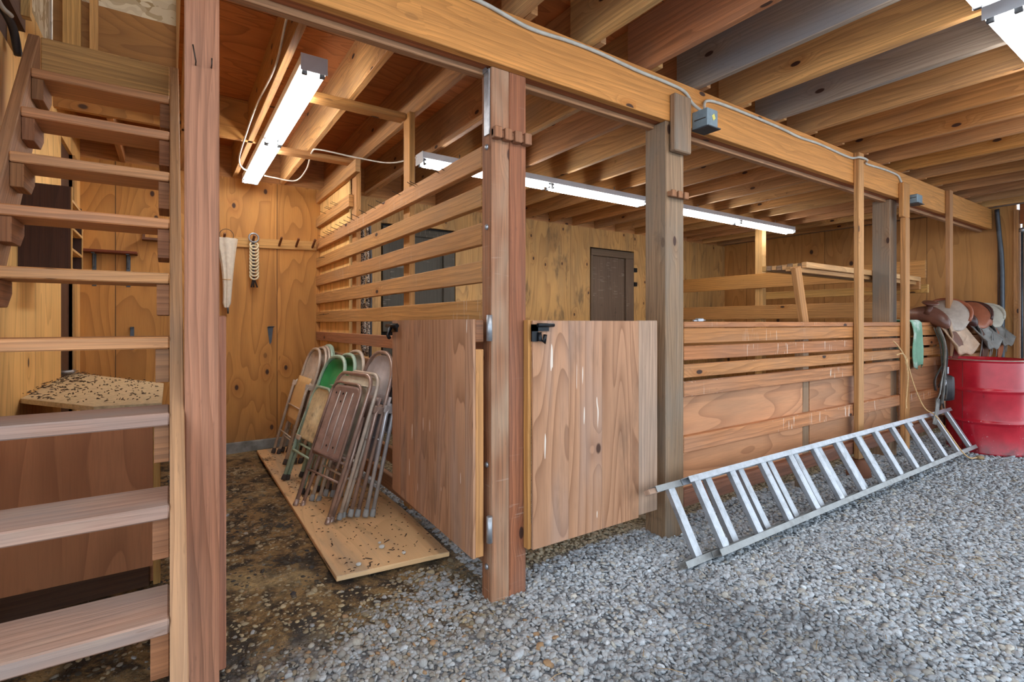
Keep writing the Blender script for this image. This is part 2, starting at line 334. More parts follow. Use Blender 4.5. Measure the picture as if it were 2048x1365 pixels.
# ------------------------------------------------------------------ mesh builder
class MB:
    def __init__(s): s.v = []; s.f = []; s.uv = []; s.sm = []
    def quad(s, idx, uvs, smooth=False): s.f.append(idx); s.uv.append(uvs); s.sm.append(smooth)
    def box(s, x0, x1, y0, y1, z0, z1, grain=None, mat=None, taper=None):
        """axis aligned box, optional 4x4 placed; grain = axis index of the wood grain"""
        a = [(x0, x1), (y0, y1), (z0, z1)]
        L = [q[1]-q[0] for q in a]
        if grain is None: grain = max(range(3), key=lambda i: L[i])
        b = len(s.v); P = [Vector((a[0][i], a[1][j], a[2][k])) for i in (0, 1) for j in (0, 1) for k in (0, 1)]
        c = [(x0+x1)/2, (y0+y1)/2, (z0+z1)/2]
        for p in P: s.v.append(tuple(mat @ p) if mat is not None else tuple(p))
        ou, ov = (random.random()*7, random.random()*7) if mat is not None else (0, 0)
        for idx, ax in (((0, 1, 3, 2), 0), ((4, 6, 7, 5), 0), ((0, 4, 5, 1), 1), ((2, 3, 7, 6), 1), ((0, 2, 6, 4), 2), ((1, 5, 7, 3), 2)):
            o = [i for i in range(3) if i != ax]
            uvs = []
            for i in idx:
                p = P[i]
                if ax == grain: uvs.append((p[o[0]]*.25+ou, p[o[1]]+ov+3.3))
                else:
                    other = [i2 for i2 in o if i2 != grain][0]
                    uvs.append((p[grain]+ou, p[other]+ov+ax*.37))
            s.quad([b+i for i in idx], uvs)
        return s
    def bar(s, p0, p1, w, t, up=(0, 0, 1)):
        """board from p0 to p1: w along 'up', t across"""
        p0 = Vector(p0); p1 = Vector(p1); d = p1-p0; L = d.length; d.normalize()
        u = Vector(up); u = (u-d*u.dot(d)).normalized(); sd = d.cross(u)
        m = Matrix.Identity(4)
        for i in range(3): m[i][0] = d[i]; m[i][1] = sd[i]; m[i][2] = u[i]; m[i][3] = p0[i]
        return s.box(0, L, -t/2, t/2, -w/2, w/2, 0, m)
    def tube(s, pts, r, seg=8, closed=False, caps=True, flat=1.0, upv=None):
        pts = [Vector(p) for p in pts]; n = len(pts); b = len(s.v)
        rr = r if isinstance(r, (list, tuple)) else [r]*n
        prev = None; ln = 0
        for i, p in enumerate(pts):
            if closed: d = pts[(i+1) % n]-pts[i-1]
            else: d = pts[min(i+1, n-1)]-pts[max(i-1, 0)]
            d.normalize()
            if prev is None:
                a = Vector(upv) if upv else Vector((0, 0, 1))
                if abs(a.dot(d)) > .95: a = Vector((1, 0, 0))
            else: a = prev
            a = (a-d*a.dot(d)).normalized(); prev = a; c = d.cross(a)
            for k in range(seg):
                t = 2*math.pi*k/seg
                s.v.append(tuple(p+a*(math.cos(t)*rr[i])+c*(math.sin(t)*rr[i]*flat)))
        for i in range(n if closed else n-1):
            j = (i+1) % n
            for k in range(seg):
                k2 = (k+1) % seg
                s.quad([b+i*seg+k, b+i*seg+k2, b+j*seg+k2, b+j*seg+k], [(i*.05, k*.01), (i*.05, k*.01+.01), (i*.05+.05, k*.01+.01), (i*.05+.05, k*.01)], True)
        if caps and not closed:
            s.quad([b+k for k in range(seg)][::-1], [(0, 0)]*seg); s.quad([b+(n-1)*seg+k for k in range(seg)], [(0, 0)]*seg)
        return s
    def lathe(s, prof, c=(0, 0, 0), seg=32, mat=None, capb=True, capt=True):
        b = len(s.v); n = len(prof); c = Vector(c)
        for r, z in prof:
            for k in range(seg):
                t = 2*math.pi*k/seg
                p = Vector((r*math.cos(t), r*math.sin(t), z))
                s.v.append(tuple((mat @ p if mat is not None else p)+c))
        for i in range(n-1):
            for k in range(seg):
                k2 = (k+1) % seg
                s.quad([b+i*seg+k, b+i*seg+k2, b+(i+1)*seg+k2, b+(i+1)*seg+k], [(0, 0)]*4, True)
        if capb: s.quad([b+k for k in range(seg)][::-1], [(0, 0)]*seg)
        if capt: s.quad([b+(n-1)*seg+k for k in range(seg)], [(0, 0)]*seg)
        return s
    def grid(s, fn, nu, nv, smooth=True, wrap=False):
        b = len(s.v)
        for i in range(nu):
            for j in range(nv): s.v.append(tuple(fn(i/(nu-1), j/(nv if wrap else nv-1))))
        for i in range(nu-1):
            for j in range(nv if wrap else nv-1):
                j2 = (j+1) % nv
                s.quad([b+i*nv+j, b+(i+1)*nv+j, b+(i+1)*nv+j2, b+i*nv+j2],
                       [(i/nu, j/nv), ((i+1)/nu, j/nv), ((i+1)/nu, (j+1)/nv), (i/nu, (j+1)/nv)], smooth)
        return s
    def prism(s, poly, h, grain=0):
        """extrude world polygon (list of 3D points) by vector h"""
        b = len(s.v); n = len(poly); h = Vector(h)
        for p in poly: s.v.append(tuple(p))
        for p in poly: s.v.append(tuple(Vector(p)+h))
        o = [i for i in range(3)]
        hx = max(range(3), key=lambda i: abs(h[i])); q = [i for i in range(3) if i != hx]
        g = grain if grain != hx else q[0]; other = [i for i in q if i != g][0]
        s.quad(list(range(n))[::-1], [(poly[i][g], poly[i][other]) for i in range(n)][::-1])
        s.quad([b+n+i for i in range(n)], [(poly[i][g], poly[i][other]) for i in range(n)])
        s.f[-2] = [b+i for i in range(n)][::-1]
        for i in range(n):
            j = (i+1) % n; p0 = Vector(poly[i]); p1 = Vector(poly[j]); L = (p1-p0).length
            s.quad([b+i, b+j, b+n+j, b+n+i], [(p0[g], 0), (p0[g]+L, 0), (p0[g]+L, h.length), (p0[g], h.length)])
        return s
    def build(s, name, mat, parent=None, bevel=0.0, solid=0.0, sub=0):
        base = world_base(parent) if parent is not None else Vector((0, 0, 0))
        if parent is None and s.v:
            base = getattr(s, 'origin', Vector((0, 0, 0)))
        me = bpy.data.meshes.new(name)
        me.from_pydata([(x-base.x, y-base.y, z-base.z) for x, y, z in s.v], [], s.f)
        lay = me.uv_layers.new(name='UVMap')
        lay.data.foreach_set('uv', [c for f in s.uv for q in f for c in q])
        me.polygons.foreach_set('use_smooth', s.sm)
        me.materials.append(mat)
        bm = bmesh.new(); bm.from_mesh(me); bmesh.ops.recalc_face_normals(bm, faces=bm.faces); bm.to_mesh(me); bm.free()
        o = bpy.data.objects.new(name, me); COL.objects.link(o)
        if parent is not None: o.parent = parent
        else: o.location = base
        if solid:
            md = o.modifiers.new('thickness', 'SOLIDIFY'); md.thickness = solid; md.offset = 0
        if sub:
            md = o.modifiers.new('smooth', 'SUBSURF'); md.levels = sub; md.render_levels = sub
        if bevel:
            md = o.modifiers.new('edge', 'BEVEL'); md.width = bevel; md.segments = 1; md.limit_method = 'ANGLE'
        return o

BASE = {}
def world_base(o): return BASE.get(o.name) or (world_base(o.parent) if o.parent else Vector((0, 0, 0)))
def thing(name, label, cat, loc=(0, 0, 0), group=None):
    o = bpy.data.objects.new(name, None); COL.objects.link(o); o.location = loc; o.empty_display_size = .05
    BASE[o.name] = Vector(loc); o['label'] = label; o['category'] = cat
    if group: o['group'] = group
    return o
def tag(o, label, cat, group=None, kind=None):
    o['label'] = label; o['category'] = cat
    if group: o['group'] = group
    if kind: o['kind'] = kind
    return o
def struct(name, mb, mat, label, cat, bevel=0.0):
    o = mb.build(name, mat, None, bevel); o['kind'] = 'structure'; o['label'] = label; o['category'] = cat
    return o
def at(mb, loc): mb.origin = Vector(loc); return mb
def B(*a, **k): return MB().box(*a, **k)
def bez(pts, n=8):
    """smooth curve through points (Catmull-Rom)"""
    P = [Vector(p) for p in pts]; P = [P[0]*2-P[1]]+P+[P[-1]*2-P[-2]]; out = []
    for i in range(1, len(P)-2):
        for k in range(n):
            t = k/n; a, b, c, d = P[i-1], P[i], P[i+1], P[i+2]
            out.append(.5*((2*b)+(c-a)*t+(2*a-5*b+4*c-d)*t*t+(3*b-a-3*c+d)*t**3))
    out.append(P[-2]); return out
def dup(root, loc, rot, label=None):
    r = root.copy(); COL.objects.link(r); r.location = loc; r.rotation_euler = rot
    if label: r['label'] = label
    for ch in list(root.children):
        c = ch.copy(); COL.objects.link(c); c.parent = r
        for g in list(ch.children):
            d = g.copy(); COL.objects.link(d); d.parent = c
    return r
# ------------------------------------------------------------------ setting
YB = 5.287; XL = -.593; XR = 8.0; ZJ = 2.50; ZC = 2.785; YN = -1.5
def gh(x, y):
    """ground height"""
    return .012*math.sin(x*1.7+.4)*math.cos(y*2.1)+.008*math.sin(x*4.3+y*3.1)-.012
nx, ny = 150, 120
fl = MB()
fl.grid(lambda u, v: (-6+u*(XR+7), -7+v*(YB+7.1), gh(-6+u*(XR+7), -7+v*(YB+7.1))), nx, ny)
struct('floor', fl, M['ground'], 'bare dirt and gravel floor of the barn', 'floor')

wb = MB()
for x0, x1, z0, z1 in ((XL, 1.25, .08, 2.50),):
    wb.box(x0, x1, YB, YB+.05, z0, z1, 2)
struct('wall_back', wb, M['ply_back'], 'golden plywood back wall behind the folding chairs', 'wall')
wb = MB()
for x0, x1, z0, z1 in ((1.25, 1.87, -.04, 2.5), (1.87, 2.76, 2.245, 2.5), (2.76, 4.86, -.04, 2.5), (4.86, 5.74, 2.235, 2.5), (5.74, XR, -.04, 2.5)):
    wb.box(x0, x1, YB, YB+.05, z0, z1, 2)
struct('wall_rear', wb, M['ply_stall'], 'stained knotty plywood wall behind the stalls', 'wall')
rm = MB().box(XL, XR, YB+.0, YB+.05, 2.5, ZC, 0)
struct('trim_1', rm, M['joist_warm'], 'rim board on top of the back wall', 'trim')
struct('baseboard_back', at(B(XL, 1.2, YB-.035, YB+.05, -.05, .08), (0, YB, 0)), M['concrete'], 'grey concrete curb under the golden back wall', 'curb', .006)
struct('wall_right', B(XR, XR+.05, 1.615, YB, -.02, ZC+.02, 2), M['ply_end'], 'knotty plywood end wall with big dark knots', 'wall')
struct('trim_11', B(XR-.038, XR-.001, YN, YB-.002, 2.52, ZC, 1), M['joist_grey'], 'end joist on top of the knotty end wall', 'trim')
struct('trim_2', B(XR-.012, XR, 1.755, 1.77, 0, 2.5), M['dark_plank'], 'narrow seam batten on the knotty end wall', 'trim')
struct('trim_3', B(XR-.03, XR+.06, 1.59, 1.63, -.02, 2.46), M['stud'], 'edge board where the end wall meets the sliding door', 'trim')
d3 = thing('door_3', 'tall wooden sliding door at the right edge beside the red drum', 'door', (XR+.06, 0, 0)); d3['kind'] = 'structure'
B(XR+.05, XR+.09, .55, 1.575, .03, 2.35, 2).build('door_panel', M['stud'], d3)
MB().tube([(XR-.005, 1.565, .3), (XR-.005, 1.565, 2.2)], .012).build('door_rod', M['iron_grey'], d3)
MB().lathe([(.001, -.03), (.022, -.02), (.03, 0), (.022, .02), (.001, .03)], (XR-.005, 1.565, 2.225), 12).build('rod_ball', M['galv'], d3)
B(XR-.01, XR+.05, .55, 1.585, 2.3, 2.52, 1).build('door_header', M['beam_under'], d3)
# left wall
wl = MB()
wl.box(XL-.05, XL, 1.75, 4.43, -.02, 2.405, 2); wl.box(XL-.05, XL, 4.9, YB+.05, -.02, 2.405, 2); wl.box(XL-.05, XL, 3.25, YB+.05, 2.405, ZC, 2)
struct('wall_left', wl, M['ply_left'], 'bright yellow plywood wall beside the stairs', 'wall')
struct('trim_4', B(XL-.005, XL+.09, 3.0, 3.04, 2.5, 3.2), M['stud_pale'], 'upright loft board with metal plate at the stair head', 'trim')
d4 = thing('door_4', 'dark door in the left wall behind the stairs with a metal latch', 'door', (XL, 4.66, 0)); d4['kind'] = 'structure'
B(XL-.06, XL-.02, 4.38, 4.95, 0, 2.405, 2).build('door_panel', M['dark_plank'], d4)
for z in (1.005, .845): MB().tube([(XL-.02, 4.47, z), (XL+.05, 4.47, z), (XL+.05, 4.56, z)], .012).build('door_latch', M['galv'], d4)
struct('trim_5', B(XL-.03, XL+.012, 4.9, 5.0, -.02, 2.405), M['stud_pale'], 'pale jamb board in the back left corner', 'trim')
struct('trim_10', B(XL-.07, XL-.03, YN, 3.25, 2.40, ZC+.02, 1), M['dark_wood'], 'added dark sheet standing for the shaded cavity above the left plywood wall', 'trim')  # dark sheet stands for a shaded cavity and closes it against the sky
struct('trim_6', B(XL+.02, XL+.06, -1.4, 3.09, 2.465, 2.75, 1), M['dark_plank'], 'dark rim joist above the left wall by the stairs', 'trim')
# loft: back-of-stairwell wall, roof and gable so that it is a closed room open to the near side
struct('wall_loft', B(XL, .6, 4.15, 4.19, 2.50, 3.19, 0), M['ply_back'], 'plywood loft wall above the stair head', 'wall')
struct('wall_gable', B(XL, .6, 4.15, 4.19, 3.19, 4.4, 0), M['osb'], 'pale strand board above the plywood loft wall', 'wall')
for i, (x, w, lb) in enumerate(((-.50, .085, 'wide pale loft stud left of the plywood loft wall'), (-.395, .04, 'narrow pale loft stud beside the wide one'), (.055, .038, 'brown loft stud right of the plywood loft wall'))):
    struct('trim_%d' % (7+i), B(x-w/2, x+w/2, 4.105, 4.15, 2.6, 4.3), M['stud_pale' if i < 2 else 'stud'], lb, 'trim')
struct('ceiling_loft', MB().box(XL-.1, XR, YN, YB, 4.4, 4.45, 0), M['osb'], 'strand board roof over the loft', 'ceiling')
struct('wall_upper', MB().box(XL-.06, XL-.01, YN, YB, ZC, 4.4, 2), M['osb'], 'strand board wall of the loft on the left', 'wall')
cl = MB().box(.045, XR, YN, YB, ZC, ZC+.02, 0).box(XL, .045, 4.15, YB, ZC, ZC+.02, 0).box(XL, .045, YN, .2, ZC, ZC+.02, 0)
struct('ceiling', cl, M['ply_ceiling'], 'reddish plywood subfloor above the joists', 'ceiling')
# doors in the rear wall
d1 = thing('door_1', 'dark grey split stable door seen through the slat partition', 'door', (2.315, YB, 0)); d1['kind'] = 'structure'
B(1.87, 2.76, YB+.045, YB+.05, -.06, 2.245).build('recess_shade', M['dark'], d1)  # near-black sheet paints the shade in the gaps around the leaves
for nm, z0, z1 in (('upper_leaf', 1.08, 2.215), ('lower_leaf', .05, 1.04)):
    B(1.885, 2.745, YB+.015, YB+.045, z0, z1, 2).build(nm, M['door'], d1, .004)
    for x0, x1, a, b in ((1.885, 1.97, z0, z1), (2.6, 2.745, z0, z1), (1.97, 2.6, z1-.085, z1), (1.97, 2.6, z0, z0+.07)):
        B(x0, x1, YB-.012, YB+.015, a, b).build('frame_board', M['door'], d1, .004)
d2 = thing('door_2', 'dark brown stable door with heavy frame behind the plywood gate', 'door', (5.3, YB, 0)); d2['kind'] = 'structure'
B(4.86, 5.74, YB+.045, YB+.05, -.06, 2.235).build('recess_shade', M['dark'], d2)  # near-black sheet, painted shade behind the brown door
B(4.88, 5.56, YB+.015, YB+.045, .05, 2.17, 2).build('door_panel', M['door_brown'], d2, .004)
B(4.87, 5.72, YB-.02, YB+.045, 2.12, 2.215).build('frame_board', M['door_brown'], d2, .004)
B(5.55, 5.72, YB-.02, YB+.045, 0, 2.12).build('frame_board', M['door_brown'], d2, .004)
B(4.865, 4.905, YB-.02, YB+.045, 0, 2.12).build('frame_board', M['door_brown'], d2, .004)
for z in (1.93, 1.72): B(5.72, 5.78, YB-.03, YB-.0, z, z+.06).build('hinge', M['black_iron'], d2)

# ------------------------------------------------------------------ joists and beam
FAR = 'far joists over the stalls'; NEAR = 'near joists over the gravel'
nth = ['first', 'second', 'third', 'fourth', 'fifth', 'sixth', 'seventh', 'eighth', 'ninth', 'tenth', 'eleventh', 'twelfth', 'thirteenth', 'fourteenth', 'fifteenth', 'sixteenth', 'seventeenth', 'eighteenth', 'nineteenth', 'twentieth', 'twenty-first']
mats_far = ['joist_warm', 'joist_warm', 'joist_warm', 'joist_pale', 'joist_warm', 'joist_old', 'joist_old', 'joist_warm', 'joist_pale', 'joist_old']
xs = [.49+.4064*k for k in range(-2, 19)]
c = 0
for k, x in enumerate(xs):
    if x > XR-.02: continue
    y0 = 4.18 if x < .05 else 1.765
    m = M[mats_far[k] if k < len(mats_far) else random.choice(['joist_warm', 'joist_old', 'joist_pale', 'joist_warm'])]
    if x < .05: lb = 'short joist over the stairwell, %s from the left wall' % nth[k]
    else: lb = 'ceiling joist behind the main beam, %s from the left' % nth[c]; c += 1
    tag(at(B(x-.019, x+.019, y0, YB, ZJ, ZC), (x, 3.5, ZJ)).build('ceiling_joist', m, None, .003), lb, 'joist', FAR)
mats_near = {3: 'joist_red', 4: 'joist_pale', 5: 'joist_pale', 6: 'joist_red', 7: 'joist_grey', 8: 'joist_pale', 9: 'joist_grey'}
c = 0
for k, x in enumerate(xs):
    if x < .05 or x > XR-.02: continue
    m = M[mats_near.get(k, random.choice(['joist_warm', 'joist_warm', 'joist_pale', 'joist_old', 'joist_warm']))]
    lb = {6: 'reddish joist above the gravel with a big round knot', 7: 'grey weathered joist above the gravel, nearer of two', 9: 'grey weathered joist above the gravel, farther of two'}.get(k)
    lb = lb or 'ceiling joist on the camera side of the main beam, %s from the left' % nth[c]
    c += 1
    tag(at(B(x-.059, x-.021, YN, 1.94, ZJ, ZC), (x-.04, 0, ZJ)).build('ceiling_joist', m, None, .003), lb, 'joist', NEAR)
bm_ = thing('main_beam', 'long orange built-up beam crossing the barn on the posts', 'beam', (3.9, 1.87, 2.267))
B(-.59, 7.985, 1.815, 1.858, 2.267, ZJ).build('front_ply', M['beam'], bm_, .003)
B(-.59, 7.985, 1.859, 1.903, 2.270, ZJ).build('middle_ply', M['beam_under'], bm_, .003)
B(-.59, 7.985, 1.904, 1.944, 2.247, ZJ-.002).build('rear_ply', M['beam_lip'], bm_, .003)

# ------------------------------------------------------------------ posts
def post(label, x0, x1, y0, y1, m, plies=1, z0=-.06, z1=2.268):
    p = thing('post', label, 'post', ((x0+x1)/2, (y0+y1)/2, 0), 'posts under the main beam')
    for i in range(plies):
        w = (x1-x0)/plies
        B(x0+i*w+(.001 if i else 0), x0+(i+1)*w, y0, y1, z0, z1).build('post_ply' if plies > 1 else 'shaft', M['post_pale' if plies > 1 and i == 0 else m], p, .004)
    return p
post('pinkish square post at the foot of the stairs with two bent nails', .038, .13, 1.845, 1.93, 'post_pink')
p = post('brown two ply post between the two plywood gates', 1.137, 1.317, 1.848, 1.93, 'post_brown', 2)
B(1.13, 1.1365, 1.86, 1.90, 1.98, 2.26).build('metal_strap', M['galv'], p)
MB().prism([(1.129, 1.862, 2.25), (1.129, 1.905, 2.25), (1.129, 1.95, 2.30), (1.129, 1.91, 2.31)], (-.004, 0, 0)).build('metal_strap', M['galv'], p)
for z in (1.93, 1.585, .56, .12):
    MB().lathe([(.013, 0), (.012, .006), (.004, .01)], (0, 0, 0), 10, Matrix.Translation((1.137, 1.885, z)) @ Matrix.Rotation(R(-90), 4, 'Y')).build('bolt', M['galv'], p)
h = MB()
for i in range(4): h.box(1.135+i*.052, 1.17+i*.052, 1.815, 1.848, 1.955, 2.005)
h.box(1.135, 1.335, 1.83, 1.848, 1.965, 1.998); h.build('notched_block', M['cleat'], p, .003)
p = post('grey weathered post behind the left end of the ladder', 2.224, 2.376, 1.822, 1.965, 'post_grey', 1)
B(2.246, 2.385, 1.776, 1.8145, 2.10, 2.41).build('nailed_block', M['post_grey'], p, .006)
h = MB().box(2.236, 2.375, 1.80, 1.822, 1.857, 1.885)
for i in range(3): h.box(2.236+i*.052, 2.27+i*.052, 1.785, 1.80, 1.852, 1.89)
h.build('notched_block', M['cleat'], p, .003)
p = post('far grey post behind the slat fence near the saddles', 5.276, 5.42, 1.872, 2.01, 'post_grey', 1)
B(5.29, 5.43, 1.776, 1.8145, 2.10, 2.40).build('nailed_block', M['stud'], p, .006)
B(5.335, 5.425, 1.775, 1.819, .06, 2.10).build('front_stud', M['stud'], p, .004)
for x, z in ((.055, 2.02), (.108, 2.04)):
    pass
nl = bpy.data.objects['post']
for pts in ([(.066, 1.846, 1.965), (.066, 1.825, 1.968), (.058, 1.82, 2.015)], [(.108, 1.846, 1.968), (.108, 1.828, 1.97), (.108, 1.825, 1.99)]):
    MB().tube(pts, .0022, 6).build('nail', M['nail'], nl)

# ------------------------------------------------------------------ staircase
st = thing('staircase', 'steep open wooden staircase with cleated treads up to the loft', 'stairs', (-.24, 1.9, 0))
run, rise, yt, zt = .1755, .2231, 1.482, .456
for x0, x1 in ((-.521, -.483), (0, .037)):
    zb, ztop = -.03, 2.456
    f = lambda z: yt+.012+(z-zt)*run/rise
    poly = [(x0, f(zb), zb), (x0, f(zb)+.30, zb), (x0, 3.09, 2.456-(f(2.456)+.30-3.09)*rise/run), (x0, 3.09, ztop), (x0, f(ztop), ztop)]
    b = len(poly); mb = MB(); q = Vector((0, run, rise)).normalized(); pr = Vector((0, rise, -run)).normalized()
    mb.prism(poly, (x1-x0, 0, 0), 2)
    mb.uv = [[(q.dot(Vector(mb.v[i])), pr.dot(Vector(mb.v[i]))+mb.v[i][0]) for i in ff] for ff in mb.f]
    mb.build('stringer', M['stringer'], st, .003)
for k in range(-1, 9):
    y, z = yt+k*run, zt+k*rise
    t = B(-.482, -.001, y, y+.205, z-.038, z, 0).build('tread', M['tread_worn' if k < 3 else 'tread'], st, .004)
    for x0 in (-.482, -.039):
        cm = MB().prism([(x0, y+.012, z-.0385), (x0, y+.2, z-.0385), (x0, y+.2, z-.08), (x0, y+.14, z-.127), (x0, y+.012, z-.127)][::-1], (.038, 0, 0), 1)
        if x0 > -.2: cm = B(x0, x0+.038, y+.02, y+.2, z-.15, z-.0385, 1)
        cm.build('cleat', M['cleat'], t, .002)
B(-.482, -.001, 3.09, 3.128, 2.25, 2.462, 0).build('header_board', M['stud_pale'], st, .003)

# ------------------------------------------------------------------ slat partition
sp = thing('slat_partition', 'tall horizontal slat partition between the chair bay and the stall', 'partition', (1.225, 3.6, 0))
zs = [(1.897, .1), (1.716, .1), (1.539, .1), (1.362, .1), (1.183, .098), (1.004, .083), (.816, .095), (.63, .095), (.44, .095), (.25, .095), (.06, .1)]
rails = []
for i, (z, h) in enumerate(zs):
    rails.append(B(1.206, 1.244, 2.05 if i < 5 else 1.98, YB, z, z+h, 1).build('slat', M['rail_gold' if i < 5 else 'rail_brown'], sp, .003))
for z, y0, h in ((2.36, 3.99, .1), (2.12, 4.17, .1)):
    rails.append(B(1.206, 1.244, y0, YB, z, z+h, 1).build('short_slat', M['rail_gold'], sp, .003))
for y0, y1 in ((4.00, 4.21), (2.905, 3.1)):
    B(1.2445, 1.283, y0+(.1 if y0 > 4 else .1), y1, -.02, ZJ, 2).build('stud', M['stud'], sp, .003)
B(1.2455, 1.258, 4.3, YB, .3, 2.48, 2).build('plywood_panel', M['ply_left'], sp)
for y in [4.95, 4.78, 4.7, 4.62, 4.5, 4.36, 4.25, 4.13, 4.02, 3.9, 3.72, 3.52, 3.36, 3.06, 2.82, 2.79, 2.5, 2.44]:
    z = 1.975 if y > 4.6 else 1.98
    a = random.uniform(-.02, .03)
    MB().tube([(1.207, y, z), (1.15, y-.015+a*.5, z+.012+a*.3), (1.148, y-.016+a*.5, z+.016+a*.3)], .0022, 6).build('nail', M['nail'], rails[0])
for r_, y, z in ((12, 4.9, 2.19), (12, 4.75, 2.2), (12, 4.7, 2.2), (12, 4.55, 2.2), (12, 4.5, 2.2), (1, 4.95, 1.79), (4, 4.95, 1.26), (4, 4.8, 1.26)):
    MB().tube([(1.207, y, z), (1.15, y-.02, z-.012 if r_ < 12 else z+.01)], .0022, 6).build('nail', M['nail'], rails[min(r_, len(rails)-1)])
# ceiling blocking between the hanging stud tops and the joists
for y, lb in ((3.09, 'nearer flat brace between the hanging light and the slat partition'), (4.18, 'farther flat brace between the hanging light and the slat partition')):
    tag(at(B(.64, 1.24, y-.045, y+.045, 2.462, 2.4995, 0), (.9, y, 2.46)).build('ceiling_brace', M['stud'], None, .003), lb, 'brace', 'flat braces under the joists')

# ------------------------------------------------------------------ gates
def gate_parts(): pass
g1 = thing('stable_gate', 'open plywood half gate hinged on the brown two ply post', 'gate', (1.085, 1.86, 0))
a0 = Vector((1.066, 1.862)); a1 = Vector((1.118, 2.93)); dr = (a1-a0).normalized()
mm = Matrix.Identity(4); nrm = Vector((dr.y, -dr.x))
for i, v in enumerate((Vector((dr.x, dr.y, 0)), Vector((-nrm.x, -nrm.y, 0)), Vector((0, 0, 1)))):
    for j in range(3): mm[j][i] = v[j]
mm.translation = Vector((a0.x, a0.y, 0)); L = (a1-a0).length
MB().box(0, L, .0, .012, .18, 1.187, 2, mm).build('plywood_panel', M['gate'], g1)
MB().box(.001, .09, -.04, -.0005, .18, 1.06, 2, mm).build('stile', M['stud'], g1, .003)
MB().box(L-.09, L-.001, -.04, -.0005, .18, 1.09, 2, mm).build('stile', M['stud'], g1, .003)
MB().box(.001, L-.001, -.04, -.0005, 1.0905, 1.186, 0, mm).build('top_rail', M['post_brown'], g1, .003)
lt = MB().box(L-.10, L+.02, .012, .02, 1.12, 1.17, 0, mm); lt.tube([mm @ Vector((L-.14, .03, 1.155)), mm @ Vector((L+.05, .03, 1.155))], .012, 8)
lt.tube([mm @ Vector((L-.03, .03, 1.15)), mm @ Vector((L-.03, .05, 1.10)), mm @ Vector((L-.06, .05, 1.085))], .011, 8)
lt.build('latch', M['black_iron'], g1)
for z in (1.15, .3): MB().tube([(1.118, 1.835, z-.055), (1.118, 1.835, z+.055)], .013, 10).build('hinge', M['galv'], g1)
g2 = thing('stable_gate', 'closed plywood half gate between the brown post and the grey post', 'gate', (1.7, 1.8, 0))
B(1.318, 1.985, 1.797, 1.809, .178, 1.182, 2).build('plywood_panel', M['gate'], g2)
B(1.986, 2.125, 1.795, 1.815, .19, 1.184, 2).build('pale_board', M['gate_pale'], g2, .002)
B(1.30, 1.3175, 1.81, 1.845, .178, 1.184, 2).build('stile', M['stud'], g2, .002)
for z in (1.09, .18): B(1.32, 2.12, 1.8155, 1.853, z, z+.09, 0).build('cross_rail', M['stud'], g2, .003)
lt = MB().box(1.307, 1.40, 1.789, 1.797, 1.135, 1.165, 0).box(1.307, 1.34, 1.789, 1.797, 1.09, 1.165, 2)
lt.tube([(1.33, 1.78, 1.162), (1.42, 1.78, 1.162)], .009, 8).tube([(1.345, 1.785, 1.13), (1.345, 1.78, 1.095), (1.365, 1.778, 1.085), (1.372, 1.78, 1.12)], .009, 8)
lt.build('latch', M['black_iron'], g2)
g3 = thing('stable_gate', 'open gate folded behind the pinkish stair post, seen edge on', 'gate', (.135, 1.93, 0))
B(.117, .156, 1.935, 2.03, .02, 1.195, 2).build('edge_stile', M['post_pink'], g3, .004)
B(.12, .152, 2.03, 2.95, .05, 1.19, 2).build('plywood_panel', M['gate'], g3)

# ------------------------------------------------------------------ slat fence on the right
fe = thing('slat_fence', 'waist high slat fence with plywood backing from grey post to end wall', 'fence', (5.0, 1.85, 0))
X0, X1 = 2.3775, XR-.002
B(X0, X1, 1.818, 1.8715, 1.146, 1.179, 0).build('top_cap', M['fence'], fe, .003)
for z0, z1 in ((1.057, 1.142), (.962, 1.041), (.864, .937), (.758, .84), (.446, .535), (.145, .238)):
    B(X0, X1, 1.82, 1.858, z0, z1, 0).build('slat', M['fence' if z0 > .3 else 'fence_low'], fe, .003)
for x0, x1 in ((X0+.02, 3.74), (3.84, 5.25), (5.43, X1)):
    B(x0, x1, 1.8585, 1.871, .2, .762, 0).build('plywood_backing', M['ply_fence'], fe)
B(3.75, 3.83, 1.8585, 1.92, -.02, 1.14, 2).build('inner_stud', M['post_grey'], fe, .003)
for x, z0 in ((4.43, .112), (6.44, .0)):
    s_ = B(x, x+.087, 1.776, 1.8145, z0, ZJ, 2).build('tall_stud', M['stud'], fe, .004)
    for z in (1.30, 1.62): B(x+.088, x+.093, 1.79, 1.814, z, z+.17).build('paint_mark', M['green_paint'], s_)
tag(at(MB().lathe([(.09, -.06), (.085, .0), (.065, .09), (.06, .11)], (4.48, 1.80, 0), 14), (4.48, 1.80, 0)).build('concrete_footing', M['fence_low'], None), 'small round footing block under the fence stud behind the ladder', 'footing')
# partition 2, posts and shelf inside the stalls
p2 = thing('plank_partition', 'wide plank partition at the far end of the gravel stall', 'partition', (6.5, 3.6, 0))
for z0, z1 in ((1.635, 1.825), (1.226, 1.405), (.8, .98)): B(6.45, 6.488, 1.98 if z0 > 1.5 else 2.13, YB, z0, z1, 1).build('plank', M['stud'], p2, .003)
B(6.585, 6.62, 2.0, 3.9, 1.49, 1.58, 1).build('plank', M['stud_pale'], p2, .003)
B(6.489, 6.584, 3.74, 3.84, -.05, ZJ, 2).build('post', M['stud_pale'], p2, .004)
sh = thing('slatted_shelf', 'rough shelf of narrow boards high over the slat fence', 'shelf', (5.3, 2.17, 1.62))
for i in range(9):
    y = 2.015+i*.043
    B(4.15 if i else 4.12, 6.449, y, y+.039, 1.608+random.uniform(-.004, .004), 1.648+random.uniform(-.004, .006), 0).build('board', M['post_grey' if i % 2 else 'joist_pale'], sh, .003)
